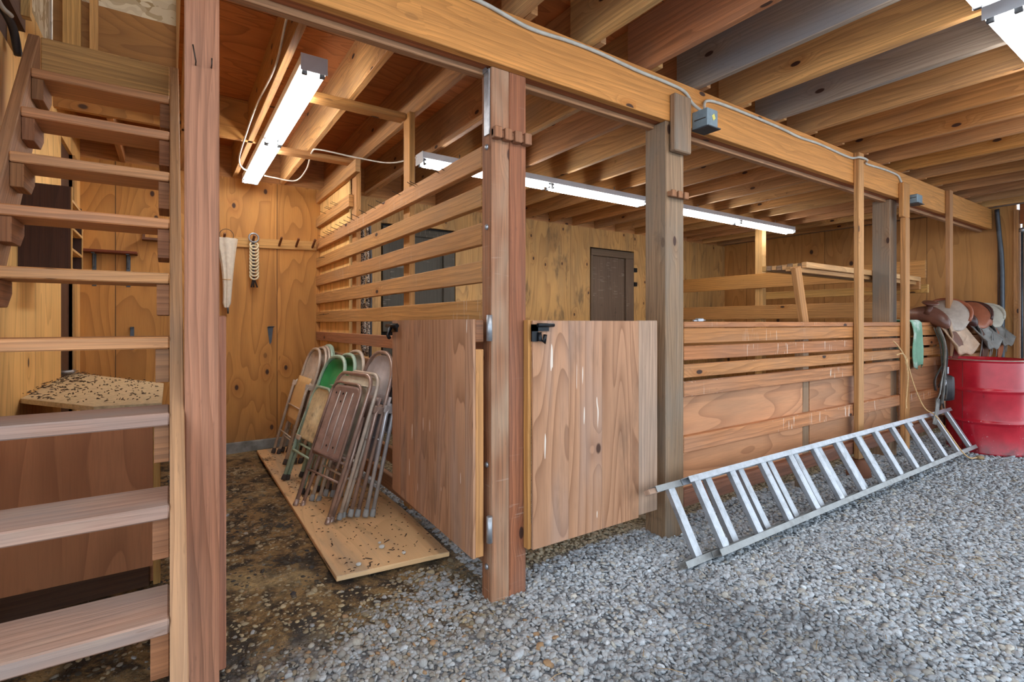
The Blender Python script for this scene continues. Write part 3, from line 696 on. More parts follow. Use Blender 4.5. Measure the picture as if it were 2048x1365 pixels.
MB().bar((3.965, 2.02, 1.597), (4.14, 2.02, .98), .085, .038, (1, 0, .3)).build('leg', M['stud'], sh, .003)
B(6.40, 6.449, 2.015, 2.40, 1.52, 1.607, 1).build('support', M['stud'], sh, .003)
MB().bar((3.93, 2.06, 1.585), (6.44, 2.06, 1.585), .035, .04).build('support', M['stud'], sh, .003)

# ------------------------------------------------------------------ cabinet, wall box, wall fittings in the left bay
cb = thing('plywood_bin', 'plywood feed bin under the stairs with loose litter covered lid', 'bin', (-.33, 3.2, 0))
B(XL+.002, -.062, 2.785, 2.80, .087, .77, 2).build('front_panel', M['ply_cabinet'], cb)
B(XL+.002, -.075, 2.79, 2.825, -.03, .087, 0).build('kick_board', M['dark_plank'], cb, .003)
B(-.0615, -.035, 2.785, 2.825, .0, .785, 2).build('corner_post', M['stud_pale'], cb, .002)
B(-.075, -.058, 2.83, 4.6, .0, .785, 1).build('side_panel', M['ply_cabinet'], cb)
B(XL+.002, -.06, 2.80, 2.835, .72, .785, 0).build('front_rail', M['cleat'], cb, .003)
z = .79
MB().prism([(-.588, 3.31, z), (-.27, 2.815, z), (-.03, 2.775, z), (-.03, 3.68, z), (-.588, 4.86, z)], (0, 0, .022), 0).build('lid', M['particle'], cb)
lit = MB()
for i in range(480):
    x = -.58+.53*random.random()**1.6; y = 2.85+1.9*random.random()
    if y < 3.31-(x+.588)*1.5 or y > 3.68+(-.03-x)*2.1: continue
    a = random.random()*6.28; l = random.uniform(.002, .010)*(1.9 if x < -.42 else 1); w = random.uniform(.001, .004)
    ca, sa = math.cos(a), math.sin(a)
    zz = z+.0235+random.random()*.004+max(0, (-.42-x))*.12*random.random()
    b = len(lit.v)
    for dx, dy, dz in ((-l, -w, 0), (l, -w, random.random()*.008), (l, w, random.random()*.004), (-l, w, .002), (0, 0, .006)):
        lit.v.append((x+dx*ca-dy*sa, y+dx*sa+dy*ca, zz+dz))
    for t in ((0, 1, 4), (1, 2, 4), (2, 3, 4), (3, 0, 4), (0, 3, 2, 1)): lit.quad([b+j for j in t], [(0, 0)]*len(t))
lo = at(lit, (-.3, 3.4, .81)).build('bark_litter', M['chip'])
tag(lo, 'dark bark and straw litter scattered on the bin lid', 'litter', None, 'stuff')
wx = thing('wall_cubby', 'dark wooden cubby box with pale shelf edges on the left wall', 'cubby', (XL, 3.47, 1.43))
B(XL+.001, -.403, 3.28, 3.293, 1.43, 1.84, 2).build('end_panel', M['dark_wood'], wx)
B(XL+.001, -.403, 3.645, 3.658, 1.43, 1.80, 2).build('end_panel', M['dark_wood'], wx)
B(-.4025, -.398, 3.279, 3.295, 1.43, 1.84, 2).build('front_edge', M['stud_pale'], wx)
B(-.4025, -.398, 3.643, 3.659, 1.43, 1.77, 2).build('front_edge', M['stud_pale'], wx)
for z in (1.43, 1.53, 1.635, 1.77):
    B(XL+.001, -.399, 3.2935, 3.6445, z, z+.012, 1).build('shelf', M['stud_pale'], wx)
ws = thing('wall_shelf', 'small red brown shelf on two metal brackets on the back wall', 'shelf', (-.4, YB, 1.73))
B(-.58, -.222, YB-.13, YB-.001, 1.735, 1.755, 0).build('board', M['red_shelf'], ws, .002)
for x in (-.505, -.285):
    MB().box(x-.014, x+.014, YB-.008, YB-.001, 1.47, 1.734).box(x-.012, x+.012, YB-.11, YB-.008, 1.725, 1.734).box(x-.004, x+.004, YB-.06, YB-.008, 1.62, 1.734).build('bracket', M['iron_grey'], ws, .002)
tag(at(MB().box(-.274, -.246, YB-.01, YB-.001, .95, 1.14).box(-.272, -.248, YB-.06, YB-.01, 1.128, 1.14), (-.26, YB, 1.0)).build('shelf_bracket', M['iron_grey'], None, .002), 'lone grey metal bracket low on the back wall below the shelf', 'bracket')
tb = thing('wood_bracket', 'little triangular wooden bracket on the back wall beside the stairs', 'bracket', (-.1, YB, 1.9))
B(-.19, -.172, YB-.02, YB-.001, 1.87, 2.0).build('upright', M['peg'], tb); B(-.19, -.0, YB-.12, YB-.001, 1.862, 1.88, 0).build('arm', M['peg'], tb)
pr = thing('peg_rail', 'golden wooden peg rail on the back wall beside the slats', 'rail', (.7, YB, 1.9))
MB().bar((.16, YB-.011, 1.90), (1.205, YB-.011, 1.935), .088, .02).build('board', M['stud_pale'], pr, .002)
for x in (.40, .635, .865, 1.015, 1.165):
    MB().bar((x, YB-.02, 1.90+(x-.4)*.02), (x+.005, YB-.13, 1.965+(x-.4)*.02), .018, .018).build('peg', M['peg'], pr, .002)
um = thing('closed_umbrella', 'folded off-white umbrella hanging by a wire ring from the peg rail', 'umbrella', (.42, YB-.08, 1.3))
MB().grid(lambda u, v: ((.42+.01*math.sin(u*3))+(.06*(1-u)**2.2+.028+.006*math.sin(v*6.283*7))*math.cos(v*6.283)*(1 if u < .97 else .6),
                        YB-.095+(.02*(1-u)**2+.02+.004*math.sin(v*6.283*7))*math.sin(v*6.283)*(1 if u < .97 else .6), 1.93-u*.62), 16, 56, True, True).build('canopy', M['cloth_white'], um)
MB().tube([(.42+.055*math.cos(t*.3), YB-.10, 1.955+.055*math.sin(t*.3)) for t in range(21)], .003, 6, True).build('hanging_ring', M['rust_wire'], um)
MB().tube([(.425+.034*math.cos(t*.4), YB-.095+.028*math.sin(t*.4), 1.56) for t in range(16)], .004, 6, True).build('tie_band', M['rope_tan'], um)
MB().tube([(.43, YB-.095, 1.32), (.432, YB-.095, 1.255)], [.01, .006], 8).build('tip', M['iron_grey'], um)
rs = thing('ring_strap', 'strap of overlapping cream rings hanging from the second peg', 'strap', (.64, YB-.06, 1.6))
MB().tube([(.64+.04*math.cos(t*.314), YB-.085, 1.955+.04*math.sin(t*.314)) for t in range(20)], .008, 8, True).build('top_ring', M['galv'], rs)
B(.63, .65, YB-.07, YB-.06, 1.62, 1.93, 2).build('strap', M['strap'], rs)
for i in range(10):
    zc = 1.885-i*.031
    MB().tube([(.643+.034*math.cos(t*.349), YB-.085+.012*math.sin(t*.349), zc+.034*math.sin(t*.349)) for t in range(18)], .0075, 8, True).build('ring', M['ring_cream'], rs)
for dx in (-.02, .0, .03): MB().tube([(.64, YB-.07, 1.60), (.64+dx, YB-.08, 1.50)], .007, 6).build('tail', M['strap'], rs)
tag(at(MB().prism([(.765, YB-.002, 1.135), (.815, YB-.002, 1.135), (.80, YB-.002, .99), (.785, YB-.002, .97)], (0, -.006, 0), 2).prism([(.765, YB-.006, 1.13), (.815, YB-.006, 1.13), (.815, YB-.09, 1.138), (.765, YB-.09, 1.138)], (0, 0, .004), 0), (.79, YB, 1.05)).build('metal_bracket', M['iron_grey']), 'pointed grey metal bracket on the back wall above the chairs', 'bracket')
# ------------------------------------------------------------------ fluorescent strip lights (local: along x, tubes facing down)
def strip_light(label, L, loc, rz, drop=.0):
    t = thing('strip_light', label, 'light', (0, 0, 0), 'fluorescent strip lights')
    w, h = .062, .05
    B(0, L, -w, w, .0, h, 0).build('housing', M['lamp_metal'], t, .003)
    for x in (-.004, L-.002):
        B(x, x+.006, -w-.003, w+.003, -.032, h+.002, 1).build('end_cap', M['lamp_metal'], t, .002)
    B(0, L, -.02, .02, -.012, -.0005, 0).build('reflector', M['lamp_metal'], t, .002)
    n = 2 if L > 1.5 else 1
    for i in range(n):
        a, b = i*L/n+.02, (i+1)*L/n-.02
        for y in (-.042, .042):
            o = MB().tube([(a, y, -.024), (b, y, -.024)], .0155, 10).build('tube', M['tube'], t)
            for x in (a-.006, b-.012): B(x, x+.018, y-.013, y+.013, -.043, -.001, 2).build('lamp_holder', M['lampholder'], o, .002)
    t.location = loc; t.rotation_euler = (0, 0, rz)
    return t
strip_light('twin tube strip light under the joists of the chair bay', 2.44, (.595, 2.69, 2.452), R(90)).location = (.60, 2.665, 2.455)
strip_light('strip light over the first stall behind the two ply post', 2.44, (1.56, 3.57, 2.40), 0)
strip_light('strip light over the second stall beyond the grey post', 2.44, (4.43, 3.57, 2.40), 0)
strip_light('near strip light with two tubes in the upper right corner', 2.44, (2.78, .60, 2.4495), 0)
strip_light('strip light over the gravel just above the top of the picture', 2.44, (.22, .60, 2.4495), 0)
for x in (1.9, 3.6, 4.9, 6.5):
    y = 3.57
    tag(at(MB().tube([(x, y, 2.449), (x, y, 2.50)], .004, 6), (x, y, 2.45)).build('light_hook', M['galv']), 'small wire hook holding the %s' % {1.9: 'left end of the first stall light', 3.6: 'right end of the first stall light', 4.9: 'left end of the second stall light', 6.5: 'right end of the second stall light'}[x], 'hook')
# junction boxes and cables
def jbox(label, x, y0, z0, w, hgt, d, st=True):
    t = thing('junction_box', label, 'electrical box', (x+w/2, y0, z0))
    B(x, x+w, y0-d, y0-.001, z0, z0+hgt, 0).build('box', M['box_grey'], t, .003)
    B(x-.006, x+w+.012, y0-d-.012, y0-.002, z0-.008, z0-.001, 0).build('bottom_plate', M['iron_grey'], t, .002)
    if st: MB().prism([(x+w*.55, y0-d-.0008, z0+hgt*.35), (x+w*.75, y0-d-.0008, z0+hgt*.5), (x+w*.62, y0-d-.0008, z0+hgt*.75), (x+w*.42, y0-d-.0008, z0+hgt*.6)], (0, -.0008, 0)).build('sticker', M['sticker'], t)
    MB().tube([(x-.001, y0-d*.9, z0+.045), (x-.004, y0-d*.2, z0+.045)], .0025, 6).build('wire_clip', M['nail'], t)
jbox('grey junction box with yellow sticker on the beam beside the grey post', 2.437, 1.8145, 2.255, .095, .098, .10)
jbox('small blue grey junction box on the beam by the far post', 5.45, 1.8145, 2.235, .12, .075, .085, False)
def cable(name, label, pts, r, m, n=8, **k):
    mb = MB().tube(bez(pts, n), r, 8, **k); mb.origin = Vector(pts[0])
    return tag(mb.build(name, m), label, 'cable')
yb = 1.807
cable('cable', 'grey cable stapled along the beam down to the stickered box', [(.35, yb, 2.44), (.8, yb, 2.475), (1.05, yb, 2.49), (1.30, yb, 2.462), (1.53, yb, 2.474), (1.72, yb, 2.476), (1.98, yb, 2.464), (2.20, yb, 2.463), (2.36, yb, 2.452), (2.425, yb-.005, 2.40), (2.455, 1.765, 2.352)], .0085, M['cable_grey'])
cable('cable', 'grey cable looping from the stickered box along the beam to the right', [(2.50, 1.765, 2.352), (2.515, 1.79, 2.40), (2.555, yb, 2.445), (2.64, yb, 2.462), (2.88, yb, 2.466), (3.33, yb, 2.462), (3.6, yb, 2.45), (3.87, yb, 2.458), (4.33, yb-.002, 2.446), (4.41, 1.765, 2.45), (4.54, 1.765, 2.452), (4.62, yb, 2.455), (4.69, yb, 2.45), (5.0, yb, 2.462), (5.24, yb, 2.458), (5.30, yb, 2.432), (5.33, yb, 2.41)], .0085, M['cable_grey'])
cable('cable', 'thin white cable hanging along the joist left of the chair bay light', [(.455, 2.0, 2.56), (.452, 2.5, 2.60), (.46, 2.9, 2.52), (.45, 3.5, 2.53), (.445, 4.0, 2.50), (.45, 4.5, 2.46), (.5, 4.7, 2.44), (.59, 4.78, 2.448)], .006, M['cable_white'])
cable('cable', 'thin white cable drooping from the chair bay light to the stall light', [(.68, 4.85, 2.448), (.76, 4.86, 2.445), (.92, 4.8, 2.43), (.95, 4.5, 2.46), (.905, 4.1, 2.485), (.95, 4.03, 2.49), (1.2, 3.98, 2.465), (1.45, 3.9, 2.445), (1.565, 3.6, 2.43)], .006, M['cable_white'])
cable('cable', 'thin white cable joining the two stall lights', [(4.0, 3.57, 2.41), (4.2, 3.57, 2.395), (4.43, 3.57, 2.41)], .005, M['cable_white'])
cable('cable', 'dark cable bundle in the gap above the left plywood wall', [(XL+.02, 2.2, 2.70), (XL+.02, 2.55, 2.58), (XL+.015, 2.85, 2.49), (XL+.03, 3.02, 2.45), (XL+.035, 3.10, 2.36)], .016, M['cable_black'])
cable('cable', 'pale cable beside the dark bundle above the left plywood wall', [(XL+.02, 2.1, 2.64), (XL+.03, 2.5, 2.53), (XL+.03, 2.8, 2.45), (XL+.05, 2.9, 2.44)], .009, M['cable_grey'])
cd = MB().tube(bez([(7.965, 1.77, 2.49), (7.965, 1.75, 2.2), (7.965, 1.728, 1.9), (7.965, 1.722, 1.4), (7.965, 1.725, .02)], 8), .022, 12); cd.origin = Vector((7.965, 1.73, 0))
tag(cd.build('conduit_pipe', M['iron_grey']), 'grey vertical conduit pipe on the knotty end wall behind the drum', 'pipe')
# speckled rope in the stall
rp = thing('hanging_rope', 'black and white speckled rope coiled behind the slats', 'rope', (1.33, 4.1, 1.5))
MB().tube(bez([(1.31, 4.19, 2.04), (1.325, 4.17, 1.7), (1.315, 4.18, 1.3), (1.33, 4.2, 1.0), (1.335, 4.12, .92), (1.33, 4.06, 1.0), (1.335, 4.06, 1.25), (1.33, 4.1, 1.32), (1.325, 4.15, 1.25), (1.33, 4.13, 1.0)], 8), .021, 8).build('rope', M['rope_speck'], rp)
MB().tube(bez([(1.345, 4.12, 2.05), (1.35, 4.11, 1.7), (1.345, 4.12, 1.33)], 8), .02, 8).build('rope', M['rope_speck'], rp)
MB().tube(bez([(1.34, 4.06, 2.06), (1.345, 4.04, 1.5), (1.34, 4.05, .62)], 8), .012, 8).build('black_strap', M['strap'], rp)
MB().tube([(1.30+.0, 4.2+.022*math.cos(t*.4), 1.10+.026*math.sin(t*.4)) for t in range(16)], .006, 6, True).build('ring', M['galv'], rp)
MB().tube([(1.295, 4.12, 2.06), (1.36, 4.12, 2.06)], .006, 6).build('hook', M['nail'], rp)

# ------------------------------------------------------------------ plywood mat and folding chairs
mt = MB(); zt = .022
poly = [(.652, 5.10, zt-.022), (.625, 2.352, zt-.022), (1.165, 2.295, zt-.022), (1.20, 3.0, zt-.022), (1.20, 5.10, zt-.022)]
mt.prism(poly, (0, 0, .024), 1); mt.origin = Vector((.9, 3.7, 0))
tag(mt.build('plywood_mat', M['ply_mat'], None, .003), 'stained plywood sheet lying on the dirt under the folding chairs', 'plywood sheet')
ZM = zt+.002
nb = ['largest white pebble on the plywood mat', 'small white pebble beside the largest one on the mat', 'white pebble near the right front corner of the mat', 'white pebble near the left front edge of the mat']
for i, (x, y, r_) in enumerate(((.895, 2.52, .013), (.905, 2.58, .008), (.965, 2.40, .009), (.74, 2.40, .011))):
    mb = MB(); mb.grid(lambda u, v: (x+r_*1.2*math.sin(u*3.1416)*math.cos(v*6.283)*(1+.1*math.sin(3*v*6.28)), y+r_*math.sin(u*3.1416)*math.sin(v*6.283), ZM+r_*.75*(1-math.cos(u*3.1416))), 8, 10, True, True); mb.origin = Vector((x, y, ZM))
    tag(mb.build('pebble', M['pebble']), nb[i], 'pebble', 'pebbles on the mat')
lit = MB()
for i in range(420):
    x = random.uniform(.66, 1.19); y = 2.35+2.7*random.random()**1.3
    a = random.random()*6.28; l = random.uniform(.002, .008); w = random.uniform(.001, .004); ca, sa = math.cos(a), math.sin(a)
    if i % 9 == 0: l *= 2.6
    b = len(lit.v)
    for dx, dy, dz in ((-l, -w, .0005), (l, -w, .001), (l, w, .002), (-l, w, .0005), (0, 0, .004)): lit.v.append((x+dx*ca-dy*sa, y+dx*sa+dy*ca, ZM+dz+.0005))
    for t in ((0, 1, 4), (1, 2, 4), (2, 3, 4), (3, 0, 4), (0, 3, 2, 1)): lit.quad([b+j for j in t], [(0, 0)]*len(t))
tag(at(lit, (.9, 3.4, ZM)).build('dirt_crumbs', M['chip']), 'dark dirt crumbs scattered on the plywood mat', 'dirt', None, 'stuff')

def arch(wd, z0, z1, rad, y=0.0, n=7, squash=1.0):
    """inverted U path"""
    h = wd/2; P = [(-h, y, z0), (-h, y, z1-rad*squash)]
    P += [(-h+rad-rad*math.cos(t*math.pi/2/n), y, z1-rad*squash+rad*squash*math.sin(t*math.pi/2/n)) for t in range(1, n+1)]
    P += [(h-rad+rad*math.sin(t*math.pi/2/n), y, z1-rad*squash+rad*squash*math.cos(t*math.pi/2/n)) for t in range(0, n+1)]
    P += [(h, y, z0)]
    out = [P[0]]
    for p in P[1:]:
        if (Vector(p)-Vector(out[-1])).length > .002: out.append(p)
    return out
def inside(wd, z0, z1, rad, squash, y=0.0):
    return [p for p in arch(wd, z0, z1, rad, y, 8, squash)]
def pan(mb, wd, z0, z1, rad, squash, y, depth):
    """pressed sheet filling an arch: rim follows the tube, dished centre"""
    rim = inside(wd, z0, z1, rad, squash, y); n = len(rim); cx, cz = 0, (z0+z1)/2
    rings = ((1, 0), (.93, depth*.15), (.84, depth*.9), (.6, depth), (.0, depth))
    b = len(mb.v)
    for k, d in rings:
        for p in rim: mb.v.append((p[0]*k, y+d, cz+(p[2]-cz)*k))
    for i in range(len(rings)-1):
        for j in range(n):
            j2 = (j+1) % n
            mb.quad([b+i*n+j, b+i*n+j2, b+(i+1)*n+j2, b+(i+1)*n+j], [(0, 0)]*4, True)
    return mb
def folding_chair(label, frame, backm, seatm, foot, kind='A', H=.97):
    """folded flat: x across, z up, -y towards the viewer"""
    t = thing('folding_chair', label, 'chair', (0, 0, 0), 'folded metal chairs leaning on the slats')
    if kind == 'A':        # tall back with dished pan, seat folded against the frame
        MB().tube(arch(.44, .03, H, .19, 0, 8, 1.0 if H > .9 else .7), .0125, 8).build('back_frame', M[frame], t)
        pan(MB(), .41, H-.32, H-.018, .175, 1.0, .004, .02).build('backrest', M[backm], t, 0, .0015)
        MB().tube([(-.225, -.045, .02), (-.225, -.045, .60), (-.215, -.02, .66)], .0125, 8).build('leg', M[frame], t)
        MB().tube([(.225, -.045, .02), (.225, -.045, .60), (.215, -.02, .66)], .0125, 8).build('leg', M[frame], t)
        for x in (-.22, .22): B(x-.012, x+.012, -.06, .012, .605, .65, 2).build('hinge_bracket', M[frame], t, .004)
        for x, y in ((-.22, 0), (.22, 0), (-.225, -.045), (.225, -.045)):
            MB().lathe([(.017, 0), (.018, .012), (.0145, .045)], (x, y, -.004), 10).build('foot_cap', M[foot], t)
        for z, y in ((.205, -.045), (.44, -.045), (.16, 0)):
            MB().tube([(-.224, y, z), (.224, y, z)], .006, 6).build('crossbar', M[frame], t)
        s_ = MB(); s_.grid(lambda u, v: ((v-.5)*.40, -.022-.012*math.sin(u*3.1416)-.006*math.cos((v-.5)*3.1416), .30+u*.40), 9, 9)
        s_.build('seat', M[seatm], t, 0, .006)
    elif kind == 'G':      # green chairs: seat pan rim in front with stained underside
        MB().tube(arch(.43, .03, H, .18, 0, 8), .0135, 8).build('back_frame', M[frame], t)
        pan(MB(), .40, H-.40, H-.018, .165, 1.0, .004, .035).build('backrest', M[backm], t, 0, .0015)
        MB().tube(arch(.36, .31, .70, .10, -.03, 8), .011, 8).build('seat_frame', M[frame], t)
        pan(MB(), .345, .315, .692, .09, 1.0, -.03, .008).build('seat', M[seatm], t, 0, .0015)
        for x in (-.2, .2):
            MB().tube([(x, -.03, .02), (x*.98, -.034, .33), (x*.93, -.03, .5)], .013, 8).build('leg', M[frame], t)
            MB().lathe([(.017, 0), (.018, .012), (.0145, .04)], (x, -.03, -.004), 10).build('foot_cap', M[foot], t)
            MB().lathe([(.017, 0), (.018, .012), (.0145, .04)], (x*1.075, 0, -.004), 10).build('foot_cap', M[foot], t)
        for z, y in ((.20, -.03), (.25, 0)): MB().tube([(-.2, y, z), (-.17, y-.01, z+.02), (.17, y-.01, z+.02), (.2, y, z)], .0085, 6).build('crossbar', M[frame], t)
        B(-.20, -.12, -.045, -.03, .295, .33, 0).build('seat_clip', M['steel_tan'], t, .004)
    else:                  # front chair: seat panel with three ribs inside a square shouldered frame
        MB().tube(arch(.43, .03, H, .085, 0, 6), .0125, 8).build('back_frame', M[frame], t)
        pan(MB(), .345, .34, H-.085, .06, 1.0, -.03, .012).build('seat', M[seatm], t, 0, .002)
        MB().tube(arch(.365, .30, H-.07, .07, -.03, 6), .009, 8).build('seat_frame', M[frame], t)
        for x in (-.085, .0, .085):
            MB().tube([(x, -.022, .36), (x, -.026, .55), (x*.97, -.022, H-.125)], .0035, 6).build('rib', M['rib'], t)
        for k in range(6):
            x, z = random.choice((-.13, .13, -.04, .045)), random.choice((.4, .52, .68, H-.14))
            MB().lathe([(.007, 0), (.007, .001)], (x, -.0205, z), 8, Matrix.Rotation(R(90), 4, 'X')).build('hole_disc', M['dark'], t)  # flat dark discs paint the shade of punched holes
        pan(MB(), .40, H-.07, H-.018, .045, 1.0, .006, .004).build('back_strip', M['pan_beige'], t, 0, .002)
        for x in (-.19, .19):
            MB().tube([(x, .035, .02), (x*1.0, .04, .4), (x*.98, .03, .62)], .0115, 8).build('leg', M[frame], t)
            MB().lathe([(.016, 0), (.017, .012), (.0135, .04)], (x, .035, -.004), 10).build('foot_cap', M[foot], t)
            MB().lathe([(.016, 0), (.017, .012), (.0135, .04)], (x*1.13, 0, -.004), 10).build('foot_cap', M[foot], t)
        for z, y in ((.225, -.0), (.365, -.0), (.335, -.012)): MB().tube([(-.21, y, z), (.21, y, z)], .0075, 6).build('crossbar', M[frame], t)
    return t
def stand(t, x, y, tilt, rz=-90, lat=0):
    t.location = (x, y, ZM+.004); t.rotation_euler = (R(-tilt), R(lat), R(rz))
T = folding_chair('foremost brown folding chair with ribbed seat and square shouldered frame', 'steel_brown', 'pan_beige', 'steel_brown_pan', 'steel_brown', 'B', .87); stand(T, .70, 3.205, 20, -78)
T = folding_chair('beige backed folding chair directly behind the foremost ribbed chair', 'steel_tan', 'pan_beige', 'pan_beige', 'rubber_grey', 'B', .86); stand(T, .79, 3.24, 18, -82)
T = folding_chair('tall brown folding chair with grey pan nearest the open gate', 'steel_brown', 'steel_mauve', 'steel_brown_pan', 'rubber_grey', 'A', .985); stand(T, .905, 3.235, 15.2, -86)
T = folding_chair('silver grey folding chair behind the tall brown one by the gate', 'steel_silver', 'steel_mauve', 'steel_mauve', 'rubber_grey', 'A', .80); stand(T, .985, 3.19, 12.5, -87)
T = folding_chair('mint folding chair with green back and stained beige seat in front of its row', 'steel_mint', 'pan_green', 'pan_speck', 'rubber_dark', 'G', .945); stand(T, .735, 3.80, 18.5, -84)
T = folding_chair('second mint folding chair with green back behind the stained one', 'steel_mint', 'pan_green', 'pan_beige', 'rubber_dark', 'G', .945); stand(T, .845, 3.80, 16, -87)
T = folding_chair('tan folding chair standing behind the two green backed chairs', 'steel_tan', 'steel_tan', 'steel_tan', 'rubber_dark', 'A', .96); stand(T, .93, 3.80, 14, -87)
T = folding_chair('tan folding chair with golden seat at the front of the far row', 'steel_tan', 'steel_tan', 'seat_gold', 'rubber_dark', 'A', .955); stand(T, .80, 4.63, 16, -88)
T2 = T
T = folding_chair('second tan folding chair of the far row, behind the golden seat', 'steel_tan', 'steel_tan', 'steel_tan', 'rubber_dark', 'A', .955); stand(T, .875, 4.64, 14.5, -88)
stand(dup(T, (0, 0, 0), (0, 0, 0), 'third tan folding chair of the far row, in front of the mint ones'), .93, 4.66, 13, -88)
T = folding_chair('fourth chair of the far row with mint frame', 'steel_mint', 'steel_mint', 'steel_tan', 'rubber_dark', 'A', .955); stand(T, .985, 4.67, 11.2, -89)
stand(dup(T, (0, 0, 0), (0, 0, 0), 'last mint chair of the far row, touching the slats'), 1.035, 4.68, 8.8, -89)

# ------------------------------------------------------------------ aluminium extension ladder on its edge
ld = thing('extension_ladder', 'aluminium extension ladder lying on its side against the slat fence', 'ladder', (4.0, 1.55, 0))
sv = Vector((0, .20, .345)).normalized(); nv = Vector((0, -.345, .20)).normalized(); W = .385
o0 = Vector((0, 1.515, .025))
def lm(x0, x1, s0, s1, n0, n1):
    m = Matrix.Identity(4)
    for j, v in enumerate((Vector((1, 0, 0)), sv, nv)):
        for i in range(3): m[i][j] = v[i]
    m.translation = o0
    return MB().box(x0, x1, s0, s1, n0, n1, 0, m)
for nm, xa, xb, n0, n1, rs_, mt_ in (('base_rail', 2.0, 5.08, -.046, .008, [2.12+.3035*i for i in range(10)], 'alu_dull'), ('fly_rail', 2.19, 6.0, .012, .066, [2.262+.3045*i for i in range(13)], 'alu')):
    for s0, s1, web in ((0, .03, .0), (W-.03, W, W-.004)):
        q = lm(xa, xb, s0 if s0 == 0 else W-.004, .004 if s0 == 0 else W, n0, n1)
        for a, b in ((n0, n0+.004), (n1-.004, n1)):
            k = lm(xa, xb, s0+.0002 if s0 else .004, s1-.004 if s0 else s1, a, b)
            off = len(q.v); q.v += k.v; q.f += [[i+off for i in f] for f in k.f]; q.uv += k.uv; q.sm += k.sm
        q.build(nm, M['alu_dull' if s0 == 0 or nm == 'base_rail' else 'alu'], ld)
    for x in rs_:
        if x > xb-.05: continue
        lm(x-.0235, x+.0235, .0045, W-.0045, n0+.009, n1-.009).build('rung', M['alu'], ld, .006)
for x, s0 in ((2.31, .02), (5.14, W-.06)):
    lm(x-.03, x+.03, s0, s0+.045, -.002, .016).build('rung_lock', M['galv'], ld, .003)
lm(1.955, 2.03, W-.032, W-.006, -.04, .0).build('rail_plug', M['gate_pale'], ld, .003)

# ------------------------------------------------------------------ red drum
dr_ = thing('steel_drum', 'dented red steel drum standing on the gravel at the right', 'drum', (6.31, 1.48, 0))
prof = [(.05, .0), (.27, .0), (.283, .004), (.287, .012), (.283, .022)]
def hoop(z): return [(.284, z-.03), (.286, z-.016), (.297, z-.004), (.297, z+.004), (.286, z+.016), (.284, z+.03)]
prof += hoop(.29)+hoop(.575)+[(.284, .80), (.281, .835)]
d_ = MB(); d_.lathe(prof, (6.31, 1.48, -.01), 72, None, True, False); d_.build('body', M['drum'], dr_)
d_ = MB(); d_.lathe([(.281, .825), (.29, .832), (.294, .842), (.29, .853), (.278, .856), (.272, .850), (.272, .826), (.262, .822), (.05, .82)], (6.31, 1.48, -.01), 72, None, False, True)
d_.build('rim', M['drum'], dr_)
MB().tube([(6.31+.292*math.cos(t*.0873), 1.48+.292*math.sin(t*.0873), .846-.01) for t in range(72)], .006, 6, True).build('worn_rim_edge', M['steel_brown'], dr_)
a = R(160)
MB().tube([(6.31+.2855*math.cos(a), 1.48+.2855*math.sin(a), z) for z in (.02, .26, .2745)]+[(6.31+.2865*math.cos(a), 1.48+.2865*math.sin(a), z) for z in (.31, .55)]+[(6.31+.2845*math.cos(a), 1.48+.2845*math.sin(a), z) for z in (.6, .82)], .0014, 6).build('seam', M['leather_dark'], dr_)

